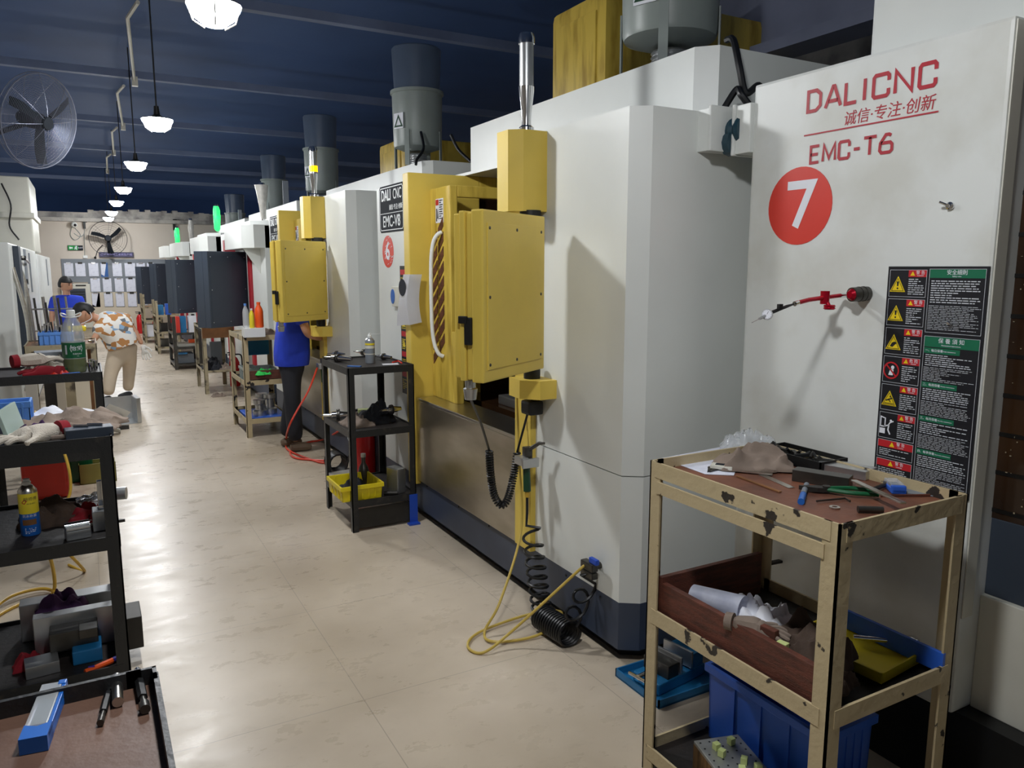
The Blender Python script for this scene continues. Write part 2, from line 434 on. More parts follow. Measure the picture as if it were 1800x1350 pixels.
# big girder seen over the back of the nearest machines
struct('trim_10', MB().box(3.9, 4.15, -2, 5.5, 3.05, 3.12).box(4.0, 4.04, -2, 5.5, 3.12, 3.6).box(3.9, 4.15, -2, 5.5, 3.6, 3.66), 'beam_grey')
struct('trim_11', MB().box(5.2, 5.3, -2, 7, 1.5, 3.75), 'plaster')
for i, (y0, x0, x1) in enumerate(((6.95, .52, .65), (10.1, .55, .66), (13.1, .58, .63), (16.2, .58, .6))):
    y1 = y0+2.95
    c = MB().tube([(x0, y0, 3.74), (x0-.05, y0+.5, 3.75), (x1, y1, 3.76)], .016, 8).box(x1-.03, x1+.03, y1-.06, y1+.0, 3.70, 3.80)
    single('conduit', 'white cable conduit under the ceiling, %s from the camera' % ('nearest run', 'second run', 'third run', 'fourth run')[i], 'conduit', c, 'offwhite', 'ceiling conduits')
# ---------------------------------------------------------------- pendant lamps (the light of the room)
def lamp(x, y, label):
    z = 2.78
    t = empty('pendant_lamp', label, 'lamp', (x, y, z), group='pendant lamps over the aisle')
    MB().lathe([(.045, .0), (.085, .03), (.112, .07), (.118, .085)], (x, y, z), n=18).build('bulb_bowl', 'bulb', t, True)
    MB().lathe([(.122, .086), (.118, .094), (.05, .108), (.024, .125), (.018, .19)], (x, y, z), n=20).build('cap', 'dark_steel', t, True)
    b = MB()
    for k in range(3):
        a = 2*PI*k/3+.4
        b.tube([(x+.125*math.cos(a), y+.125*math.sin(a), z+.085), (x+.105*math.cos(a), y+.105*math.sin(a), z+.03), (x+.05*math.cos(a), y+.05*math.sin(a), z-.006)], .0045, 6)
    b.build('guard', 'dark_steel', t)
    MB().cyl((x, y, z+.19), (x, y, 4.1), .006, n=6).build('cord', 'black', t)
LY = [3.86, 6.94, 9.85, 13.0, 15.7, 18.6, 20.9]
LN = ['nearest pendant lamp, cut by the top of the photo', 'second pendant lamp along the aisle, below the first ceiling beam', 'third pendant lamp along the aisle from the camera',
      'fourth pendant lamp along the aisle from the camera', 'fifth pendant lamp along the aisle, in front of the end wall', 'sixth pendant lamp along the aisle, near the end wall', 'farthest pendant lamp, lowest in the row by the wall fan']
for y, n in zip(LY, LN): lamp(.6, y, n)
for y in (1.0,): lamp(.6, y, 'pendant lamp behind the camera over the aisle')
# ================================================================ MACHINES
def signal_tower(root, x, y, z, lit=None, bag=None, h=.43):
    s = h/.43
    b = MB().lathe([(.036, 0), (.036, .02), (.022, .03), (.022, .06*s), (.024, .085*s), (.034, .17*s), (.036, .2*s)], (x, y, z))
    t = b.build('signal_tower', 'chrome', root, True)
    MB().lathe([(.037, .385*s), (.037, .41*s), (.03, .43*s)], (x, y, z)).build('top_cap', 'chrome', t, True)
    MB().cyl((x, y, z+.2*s), (x, y, z+.385*s), .033, n=18).build('lamp_column', 'alu', t, True)
    if lit: MB().cyl((x, y, z+.215*s), (x, y, z+.265*s), .0355, n=18).build('lit_segment', lit, t, True)
    if bag:
        w = MB(); pr = [(.03, .05), (.05, .09), (.055, .2), (.06, .3), (.055, .4), (.04, .47)] if bag != 'flare' else [(.035, .05), (.04, .1), (.045, .2), (.06, .33), (.085, .47)]
        w.lathe(pr, (x, y, z), n=14, cap=False)
        for v in w.bm.verts: v.co += V((.012*noise.noise(v.co*23), .012*noise.noise(v.co*29+V((4, 0, 0))), 0))
        w.build('plastic_bag', 'lamp_lit_bag' if lit == 'green_lamp' else 'clear_bag', t, True)
mk('clear_bag', '#dcd8cf', .3, var=.12, scale=30, alpha=.75)
mk('lamp_lit_bag', '#2fe070', .3, var=.2, scale=30, alpha=.8, emit=1.1)  # clear bag with the green lamp's glow put into its colour and emission
def collector(x, y, z, r, h, label, lid=.42):
    t = empty('mist_collector', label, 'mist collector', (x, y, z), group='mist collectors on the machine roofs')
    z0 = z+.14; z1 = z0+h*(1-lid); z2 = z0+h
    MB().lathe([(r*.55, z0-.0), (r*.93, z0+.03), (r*.96, z0+.05), (r, z1-.02), (r*1.06, z1-.015), (r*1.06, z1+.01), (r*.95, z1+.012)], (x, y, 0), n=32).build('drum', 'grey_plastic', t, True)
    MB().lathe([(r*.9, z1+.01), (r*.98, z2), (r*.92, z2+.012), (r*.88, z2)], (x, y, 0), n=32).build('upper_sleeve', 'smoke_plastic', t, True)
    for k in range(4):
        a = PI/2*k+.75; c, s_ = math.cos(a), math.sin(a)
        MB().box(-.022, .022, -.004, .004, z, z0+.16, mtx=Matrix.Translation((x+r*.99*c, y+r*.99*s_, 0)) @ Matrix.Rotation(a+PI/2, 4, 'Z')).build('leg', 'grey_plastic', t)
    d = MB()
    for k in range(6): d.lathe([(r*.34, z+.02*k), (r*.38, z+.02*k+.01), (r*.34, z+.02*k+.02)], (x, y, 0), n=18, cap=False)
    d.build('suction_hose', 'alu', t, True)
    a = PI+.75-.5
    px, py = x-r*1.0, y+.0
    k = MB().plate([(-.06, -.06), (.06, -.06), (.06, .07), (-.06, .07)], frame((x-r*.985*math.cos(.35), y-r*.985*math.sin(.35), z0+h*.27), (math.sin(.35), -math.cos(.35), 0), (0, 0, 1)), .003)
    st = k.build('sticker', 'paper', t)
    MB().ribbon([(-.045, -.04), (.045, -.04), (0, .045)], .014, frame((x-r*.985*math.cos(.35)-.004, y-r*.985*math.sin(.35)-.002, z0+h*.27), (math.sin(.35), -math.cos(.35), 0), (0, 0, 1)), True).build('triangle_mark', 'green_dark', st)
    return t
def ctrl_box(root, near, far, z0, z1, th, m, ribs=True):
    """pendant control cabinet seen from behind: near/far are the two ends of its back plate"""
    n = V((near[0], near[1], 0)); f = V((far[0], far[1], 0)); d = (f-n).normalized(); w = (f-n).length
    o = V((-d.y, d.x, 0))                                       # points to its front
    mt = frame((n.x, n.y, z0), d, o, (0, 0, 1)); H = z1-z0
    b = MB().box(0, w, 0, th*.38, 0, H, .008, mt)
    if ribs:
        for k, (a, c, ins) in enumerate(((.38, .58, .012), (.6, .78, .004), (.8, 1.0, .016))): b.box(ins, w-ins, th*a, th*c, ins*.8, H-ins*.8, .006, mt)
    else: b.box(.0, w, th*.38, th, .0, H, .006, mt)
    cb = b.build('control_cabinet', m, root)
    pn = MB().box(.03, w-.03, -.004, .001, .05, H-.05, .002, mt).build('back_plate', m, cb)
    s = MB()
    for u in (.045, w/2, w-.045):
        for v in (.07, H/2, H-.07):
            if u == w/2 and v == H/2: continue
            s.lathe([(.007, 0), (.006, .003), (.003, .004)], n=8, mtx=mt @ Matrix.Translation((u, -.0035, v)) @ Matrix.Rotation(R(90), 4, 'X'))
    s.build('screws', 'dark_steel' if ribs else 'alu', cb)
    MB().box(.04, w-.04, th, th+.004, .2, H-.04, 0, mt).build('screen_panel', 'black', cb)
    return cb, mt, w, H
def ink_rows(mb, x0, x1, y0, y1, n, mtx, seed, h=.45, gap=.0):
    """rows of tiny print, too small to read"""
    rr = random.Random(seed); st = (y0-y1)/n
    for i in range(n):
        y = y0-st*(i+.5); x = x0; e = x0+(x1-x0)*(rr.uniform(.86, 1) if rr.random() < .75 else rr.uniform(.3, .8))
        while x < e:
            w = min(e-x, rr.uniform(.006, .022)); mb.quad(*[mtx @ V((a, b, .0012)) for a, b in ((x, y-st*h/2), (x+w, y-st*h/2), (x+w, y+st*h/2), (x, y+st*h/2))]); x += w+rr.uniform(.0018, .004)
def air_gun(x, y, z, label):
    t = empty('air_gun', label, 'air gun', (x, y, z-.2))
    b = MB().tube([(x, y, z-.17), (x-.005, y+.002, z-.02)], [.019, .017], 12)
    b.build('grip', 'green_dark', t, True)
    MB().box(x-.02, x+.02, y-.018, y+.018, z-.02, z+.05, .006).tube([(x, y, z+.03), (x+.03, y-.06, z+.075), (x+.04, y-.09, z+.08)], [.011, .009, .006], 10).build('nozzle', 'dark_steel', t, True)
    MB().box(x-.05, x-.015, y-.04, y+.04, z-.035, z+.005, .004).box(x-.05, x+.04, y-.045, y-.03, z-.045, z+.0, .003).build('hook_plate', 'alu', t)
    MB().cyl((x, y, z-.2), (x, y, z-.17), .012, n=10).build('hose_fitting', 'lens_yellow', t, True)
    return t
def v_machine(dy, label, hood, full=True):
    Y = lambda v: v+dy
    t = empty('machining_center', label, 'milling machine', (2.6, Y(4), 0))
    F = 1.9
    # white sheet-metal body
    hull = [(F, 3.22), (F, 2.49), (1.975, 2.438), (4.4, 2.438), (4.4, 2.6), (2.3, 2.6), (2.3, 3.22)]
    P = lambda l: [(a, Y(b)) for a, b in l]
    MB().prism(P(hull), .84, 2.32).prism(P([(F+.06, 3.15), (F+.06, 2.52), (2.3, 2.5), (2.3, 3.15)]), 2.315, 2.325).build('right_panel', 'white', t)
    MB().prism(P(hull), .28, .835).build('lower_right_panel', 'white', t)
    MB().box(F, 2.3, Y(4.76), Y(5.47), .28, 2.27, .01).box(2.3, 4.4, Y(5.35), Y(5.47), .28, 2.3).build('left_panel', 'white', t)
    MB().box(2.25, 4.4, Y(2.46), Y(5.45), 2.3, 2.318).build('roof', 'white', t)
    hx, hy, hz, hl = hood
    MB().prism([(hx, hl), (hx, hy), (hx+.07, hy-.075), (4.3, hy-.075), (4.3, hl)], 2.318, hz).build('roof_hood', 'white', t)
    kick = [(F, 5.47), (F, 2.49), (1.975, 2.438), (4.4, 2.438), (4.4, 5.47)]
    kp = MB().prism(P(kick), .065, .28).build('kick_panel', 'navy', t)
    kb = MB()
    for yy in (2.62, 2.9, 3.3, 3.7, 4.1, 4.6): kb.lathe([(.007, 0), (.005, .004)], n=8, mtx=onfront(F-.001, Y(yy), .255))
    kb.build('screws', 'black', kp)
    ins = [(a+(.06 if a < 3 else -.06), b+(.06 if b < 4 else -.06)) for a, b in kick]
    MB().prism(P(ins), 0, .066).build('base', 'black', t)
    # work space
    MB().box(3.0, 3.05, Y(3.2), Y(4.8), .8, 2.3).box(2.2, 3.0, Y(3.2), Y(4.8), .8, .84).box(2.35, 3.0, Y(4.75), Y(4.8), .84, 2.3).box(2.31, 3.0, Y(3.2), Y(3.22), .84, 2.3).build('work_chamber', 'window_dark', t)
    MB().box(2.2, 2.35, Y(3.45), Y(3.7), .84, .91, .01).box(2.25, 2.4, Y(3.9), Y(4.25), .84, .9, .01).tube([(2.2, Y(3.5), .9), (2.15, Y(3.55), .95), (2.2, Y(3.7), .92)], .015, 8).build('vise_table', 'alu', t)
    # yellow door surround
    MB().box(F-.05, 2.36, Y(4.715), Y(4.81), .245, 2.3, .006).build('left_post', 'yellow', t)
    MB().box(2.36, 2.5, Y(4.715), Y(4.76), 2.2, 2.3, .006).build('top_rail', 'yellow_dirty', t)
    MB().box(F-.03, F+.03, Y(3.19), Y(3.35), .275, 2.3, .006).build('right_post', 'yellow', t)
    st = MB().box(F-.02, F+.03, Y(3.35), Y(4.715), .275, .825, .004).build('apron', 'brushed', t)
    MB().box(F-.024, 2.1, Y(3.35), Y(4.7), .825, .845, .004).build('sill', 'steel', t)
    # sliding door leaf with slanted slots, tray-like top return
    d = MB().box(2.0, 2.05, Y(4.4), Y(4.71), .845, 2.2, .006).box(2.05, 2.42, Y(4.4), Y(4.45), 2.13, 2.2, .005).box(2.0, 2.05, Y(4.33), Y(4.4), .845, 1.3, .004).build('door', 'yellow_dirty', t)
    g = MB()
    fm = onfront(1.999, Y(4.69), 1.06)                           # x to the viewer's right (towards -Y)
    for k in range(9):
        z = k*.092
        g.plate([(.005, z+.005), (.085, z+.075), (.085, z+.135), (.005, z+.065)], fm, .003)
        g.plate([(.105, z+.09), (.185, z+.16), (.185, z+.22), (.105, z+.15)], fm, .003)
    g.build('slots', 'wood_red', d)
    MB().tube(catmull([(1.995, Y(4.52), 1.13), (1.965, Y(4.53), 1.15), (1.945, Y(4.55), 1.22), (1.935, Y(4.56), 1.36), (1.935, Y(4.56), 1.7), (1.945, Y(4.55), 1.84), (1.965, Y(4.53), 1.9), (1.995, Y(4.52), 1.92)], 6), .013, 10).build('door_handle', 'white_plain' if full else 'alu', d, True)
    sk = MB().plate([(0, 0), (.12, 0), (.12, .15), (0, .15)], onfront(1.999, Y(4.62), 1.98), .001).build('warning_sticker', 'paper', d)
    q = onfront(1.9975, Y(4.62), 1.98)
    MB().plate([(.005, .11), (.05, .11), (.05, .145), (.005, .145)], q).build('red_header', 'sign_red', sk)
    i = MB(); ink_rows(i, .06, .115, .145, .02, 9, q, 3); i.plate([(.012, .01), (.024, .01), (.024, .09), (.012, .09)], q).plate([(.03, .03), (.045, .02), (.04, .09), (.034, .07)], q)
    i.build('print', 'ink', sk)
    # swinging operator cabinet on its arm
    ym, ya = Y(3.1), Y(3.25)
    MB().prism([(1.775, ym), (1.96, ym), (1.96, ya), (1.72, ya), (1.72, ym+.045)], 1.955, 2.315).build('upper_arm', 'yellow', t)
    MB().prism([(1.81, Y(3.0)), (1.93, Y(3.0)), (1.93, Y(3.2)), (1.755, Y(3.2)), (1.745, Y(3.08))], 1.09, 1.178).build('lower_arm', 'yellow', t)
    MB().cyl((1.83, Y(3.11), 1.17), (1.83, Y(3.11), 1.25), .04).build('hinge', 'black', t, True)
    MB().cyl((1.83, Y(3.13), 1.9), (1.83, Y(3.13), 1.96), .05).build('hinge', 'black', t, True)
    nb = (1.35, Y(2.67)) if full else (1.42, Y(2.72)); fb = (1.80, Y(2.95)) if full else (1.87, Y(3.0))
    cb, mt, w, H = ctrl_box(t, nb, fb, 1.245, 1.922, .145, 'yellow')
    MB().box(-.01, .004, .05, .085, .15, .26, .006, mt).box(-.014, -.002, .07, .11, .235, .265, .004, mt).build('latch', 'black', cb)
    MB().lathe([(.022, 0), (.022, -.03), (.03, -.035), (.024, -.08)], mtx=mt @ Matrix.Translation((.06, .1, 0)), n=12).build('cable_gland', 'alu', cb, True)
    # name plate, number disc, danger stickers on the left panel
    pl = MB(); q = onfront(F, Y(5.395), 1.945)
    pl.plate([(.02, 0), (.46, 0), (.48, .02), (.48, .30), (.46, .32), (.02, .32), (0, .30), (0, .02)], q, .004)
    pl = pl.build('name_plate', 'plate', t)
    q = onfront(F-.004, Y(5.395), 1.945)
    tx = MB().ribbon([(.03, .015), (.45, .015), (.465, .03), (.465, .29), (.45, .305), (.03, .305), (.015, .29), (.015, .03)], .006, q, True).ribbon([(.02, .13), (.46, .13)], .004, q)
    tx.text('DALI', .105, q @ Matrix.Translation((.14, .25, .001)) @ Matrix.Diagonal((.85, 1, 1, 1)), off=.0022).text('CNC', .1, q @ Matrix.Translation((.36, .25, .001)) @ Matrix.Diagonal((.74, 1, 1, 1)))
    tx.text('诚信·专注·创新', .04, q @ Matrix.Translation((.33, .165, .001))).text('EMC-V8', .11, q @ Matrix.Translation((.24, .07, .001)) @ Matrix.Diagonal((.92, 1, 1, 1)), off=.001)
    tx.build('plate_lettering', 'plate_letter', pl)
    if full:
        q = onfront(F, Y(5.25), 1.81)
        ds = MB().disc(0, 0, .112, .112, q, .002).build('number_disc', 'red', t)
        MB().text('6', .17, onfront(F-.003, Y(5.25), 1.81), off=.004).build('digit', 'paper', ds)
        e = MB(); rr = random.Random(4)
        for k in range(22):
            a = rr.uniform(0, 6.28); u = rr.uniform(.05, .1); e.ribbon([(u*math.cos(a), u*math.sin(a)), (u*math.cos(a)+.018, u*math.sin(a)+.008), (u*math.cos(a)+.03, u*math.sin(a)+.006)], .003, onfront(F-.0022, Y(5.25), 1.81))
        e.build('scratches', 'paper', ds)
        mt_ = MB().box(F-.03, F+.01, Y(4.97), Y(5.12), 1.43, 1.57, .006).build('hour_meter', 'offwhite', t)
        MB().disc(0, 0, .035, .05, onfront(F-.031, Y(5.09), 1.5), .004).build('dial_cover', 'label_blue', mt_)
        w_ = MB().plate([(0, 0), (.2, 0), (.2, .88), (0, .88)], onfront(F, Y(5.02), .83+.0), .002)
        w_ = w_.build('danger_stickers', 'sign_black', t)
        a = MB(); b = MB(); c = MB()
        q = onfront(F-.0022, Y(5.02), .83)
        for k in range(6):
            for u in (.01, .105):
                z = .75-k*.14
                a.plate([(u, z+.07), (u+.085, z+.07), (u+.085, z+.105), (u, z+.105)], q)
                if k < 4: b.plate([(u+.02, z), (u+.065, z), (u+.042, z+.05)], q)
                ink_rows(c, u+.005, u+.08, z+.055, z-.02, 6, q, k)
        a.build('red_headers', 'sign_red', w_); b.build('yellow_symbols', 'sign_yellow', w_); c.build('small_print', 'label_yellow', w_)
    signal_tower(t, 1.83, Y(3.17), 2.315, None if full else 'amber_lamp')
    # hand-wheel cord under the cabinet
    if full:
        top = mt @ V((.06, .1, -.08)); A0 = atX(860, 792, 1.62); Z0 = atX(909, 795, 1.80)
        MB().tube(catmull([(top.x, top.y, top.z), tuple(top.lerp(A0, .5)+V((.0, 0, .02))), tuple(A0)], 6), .006, 6).build('cord', 'black_rubber', t, True)
        MB().tube(catmull([(1.84, Y(3.12), 1.08), (1.83, Y(3.14), 1.02), tuple(Z0)], 6), .006, 6).build('cord', 'black_rubber', t, True)
        path = catmull([A0, atX(862, 830, 1.63), atX(868, 868, 1.65), atX(880, 888, 1.68), atX(892, 878, 1.72), atX(902, 840, 1.77), Z0], 10)
        L = [0]
        for a, b in zip(path, path[1:]): L.append(L[-1]+(b-a).length)
        hp = []; n = 26*46
        for k in range(n+1):
            s = L[-1]*k/n; j = max(0, min(len(L)-2, next((i for i in range(len(L)-1) if L[i+1] >= s), len(L)-2)))
            u = (s-L[j])/(L[j+1]-L[j]+1e-9); p = path[j].lerp(path[j+1], u); tg = (path[j+1]-path[j]).normalized()
            if k % 1 == 0:
                n1 = tg.cross(V((.7, -.6, .2))).normalized(); n2 = tg.cross(n1); an = 2*PI*46*k/n
                hp.append(p+(n1*math.cos(an)+n2*math.sin(an))*.016)
        MB().tube(hp[::2], .0048, 5).build('coiled_cord', 'black_rubber', t, True)
        MB().box(1.8, 1.88, Y(3.08), Y(3.17), 1.0, 1.07, .015).build('plug', 'black', t)
        v = MB().cyl((1.85, Y(2.63), .40), (1.9, Y(2.63), .40), .016, n=10).box(1.835, 1.87, Y(2.60), Y(2.69), .385, .42, .006).box(1.835, 1.87, Y(2.60), Y(2.69), .35, .38, .006).build('air_valve', 'dark_steel', t)
        MB().box(1.845, 1.865, Y(2.585), Y(2.64), .42, .445, .005).build('valve_lever', 'blue_tape', v)
        # duct stub and cable tray reaching to the next machine
        MB().box(2.205, 2.41, Y(2.365), Y(2.44), 2.16, 2.325, .004).box(2.19, 2.42, Y(2.35), Y(2.366), 2.155, 2.33, .006).build('duct_stub', 'white', t)
    return t
m6 = v_machine(0, 'white machining center with yellow door frame and cabinet, number 6 red disc', (2.3, 2.58, 2.61, 4.72))
m5 = v_machine(3.74, 'white machining center with yellow cabinet behind the worker in dark trousers', (2.55, 6.17, 2.585, 9.1), full=False)
collector(2.55, 3.04, 2.61, .235, .75, 'large grey mist collector on the nearest roof hood, cut by the photo top', .3)
collector(2.70, 6.62, 2.585, .222, .86, 'grey mist collector left of the yellow cover, beside machine 6 signal tower')
def z_cover(x0, x1, y0, y1, z0, z1, label):
    t = empty('column_cover', label, 'cover', ((x0+x1)/2, (y0+y1)/2, z0), group='yellow column covers')
    MB().box(x0, x1, y0, y1, z0, z1, .05).build('shell', 'yellow_dirty', t, True)
    MB().box(x0-.015, x0+.05, y0+.08, y1-.08, z0, z1-.1, .02).build('front_ridge', 'yellow_dirty', t, True)
    s = MB()
    for z in (.1, .3, .5):
        if z0+z < z1: s.ball((x0+.12, y0-.001, z0+z), .008)
    s.build('bolts', 'dark_steel', t)
    return t
z_cover(2.75, 4.2, 3.85, 4.45, 2.61, 3.3, 'large yellow column cover behind the nearest mist collector')
z_cover(2.85, 3.75, 7.35, 8.1, 2.585, 2.98, 'smaller yellow column cover on the second machine roof')
c = MB().tube(catmull([(2.42, 2.52, 2.64), (2.40, 2.46, 2.62), (2.38, 2.40, 2.50), (2.4, 2.38, 2.40), (2.45, 2.36, 2.43), (2.46, 2.35, 2.38), (2.41, 2.34, 2.33), (2.36, 2.36, 2.38), (2.36, 2.39, 2.41), (2.31, 2.41, 2.33)], 8), .014, 8)
single('power_cable', 'thick black cable looping down onto the duct between machines', 'cable', c, 'black_rubber', smooth=True)
single('power_cable', 'black cables hanging beside the second mist collector', 'cable', MB().tube(catmull([(2.62, 6.35, 2.85), (2.6, 6.25, 2.7), (2.52, 6.2, 2.6), (2.5, 6.18, 2.55)], 8), .012, 8).tube(catmull([(2.9, 6.35, 2.85), (2.95, 6.3, 2.72), (3.0, 6.15, 2.6)], 8), .014, 8), 'black_rubber', smooth=True)
# bellows between the two duct stubs
single('duct_bellows', 'dark blue-green flexible duct between the two white stubs', 'duct', MB().lathe([(.055, -.02), (.06, 0), (.052, .015), (.06, .03), (.052, .045), (.06, .06), (.055, .075)], (2.32, 2.36, 2.235), mtx=Matrix.Rotation(R(90), 4, 'X'), n=20).lathe([(.05, .0), (.05, .04)], (2.3, 2.36, 2.19), mtx=Matrix.Rotation(R(90), 4, 'X'), n=12), 'teal', smooth=True)
# ---------------------------------------------------------------- machine 7 (foreground right)
def machine7():
    t = empty('machining_center', 'white machining center at right with red lettering and number 7 disc', 'milling machine', (3, 0, 0))
    F = 2.3; YL = 2.235; YR = 1.285
    MB().box(F, 4.4, YR, YL, .30, 2.39, .012).build('front_panel', 'dirty_white', t)
    MB().box(F+.005, 2.36, YR-.004, YR+.0, .62, 2.38, .002).build('door_edge', 'offwhite', t)
    MB().box(2.42, 4.4, -.6, 1.83, 2.39, 2.95, .012).build('upper_cabinet', 'white', t)
    MB().box(F+.03, 4.4, -.6, YL-.03, 0, .30).build('base', 'black', t)
    MB().box(2.42, 2.5, -.6, YR, .68, .93, .004).build('door_skirt', 'slate', t)
    MB().box(2.40, 2.5, -.6, YR, .30, .68, .004).build('lower_panel', 'offwhite', t)
    w = MB().box(2.42, 2.44, -.6, YR, .93, 2.39).build('door_window', 'window_dark', t)
    g = MB()
    for k in range(12): g.box(2.417, 2.421, -.6, YR, .95+k*.12, .962+k*.12)
    for k in range(8): g.box(2.417, 2.421, YR-.12-k*.2, YR-.108-k*.2, .93, 2.39)
    g.build('window_grid', 'grout', w)
    ch = MB(); rr = random.Random(3)
    for k in range(160):
        y, z = rr.uniform(.9, YR), rr.uniform(.95, 2.3); ch.box(2.4155, 2.4175, y, y+rr.uniform(.001, .006), z, z+rr.uniform(.001, .005))
    ch.build('metal_chips', 'chip', w, kind='stuff')
    MB().box(F-.02, 2.5, YL-.005, YL+.07, 2.14, 2.325, .004).box(F-.03, 2.51, YL+.07, YL+.085, 2.135, 2.33, .006).build('duct_stub', 'white', t)
    # lettering, drawn as wide square capitals
    X = F-.001
    def glyph(ch):
        return {'D': [([(.05, 0), (.05, 1), (.62, 1), (.9, .78), (.9, .22), (.62, 0)], True)],
                'A': [([(0, 0), (.45, 1), (.55, 1), (1, 0)], False), ([(.2, .3), (.8, .3)], False)],
                'L': [([(.05, 1), (.05, 0), (.85, 0)], False)], 'I': [([(.3, 1), (.3, 0)], False)],
                'C': [([(.92, .68), (.92, .9), (.82, 1), (.15, 1), (.05, .9), (.05, .1), (.15, 0), (.82, 0), (.92, .1), (.92, .32)], False)],
                'N': [([(.05, 0), (.05, 1), (.92, 0), (.92, 1)], False)], 'E': [([(.85, 1), (.05, 1), (.05, 0), (.85, 0)], False), ([(.05, .5), (.75, .5)], False)],
                'M': [([(.0, 0), (.05, 1), (.5, .15), (.95, 1), (1, 0)], False)], '-': [([(.1, .45), (.8, .45)], False)],
                'T': [([(0, 1), (1, 1)], False), ([(.5, 1), (.5, 0)], False)],
                '6': [([(.85, .92), (.7, 1), (.45, 1), (.08, .55), (.05, .15), (.2, 0), (.8, 0), (.95, .12), (.95, .42), (.8, .55), (.12, .55)], False)]}[ch]
    def word(s, adv, size, w, p0, p1, zh):
        b = MB(); n = len(s); tot = p0-p1; cw = tot/sum(adv)
        y = p0
        for c, a in zip(s, adv):
            for pts, cl in glyph(c):
                b.ribbon([(q[0]*cw*a*.8, q[1]*zh) for q in pts], w, onfront(X, y, size), cl, .001)
            y -= cw*a
        return b
    word('DALICNC', [1, 1, .85, .5, 1, 1.05, .95], 2.247, .0125, 1.98, 1.485, .068).build('brand_lettering', 'red_letter', t)
    b = MB().text('诚信·专注·创新', .05, onfront(X, 1.66, 2.195) @ Matrix(((1, .12, 0, 0), (0, 1, 0, 0), (0, 0, 1, 0), (0, 0, 0, 1))))
    b.build('motto_lettering', 'red_letter', t)
    MB().ribbon([(0, 0), (.50, 0)], .005, onfront(X, 1.987, 2.167)).build('underline', 'red_letter', t)
    word('EMC-T6', [.95, 1.1, 1, .7, 1, 1.05], 2.068, .0105, 1.955, 1.62, .056).build('model_lettering', 'red_letter', t)
    q = onfront(F, 1.992, 1.921)
    ds = MB().disc(0, 0, .143, .139, q, .002).build('number_disc', 'red', t)
    MB().ribbon([(-.055, .075), (.055, .075), (-.012, -.075)], .031, onfront(F-.0022, 1.992, 1.921), False, .001).build('digit', 'paper', ds)
    return t
m7 = machine7()
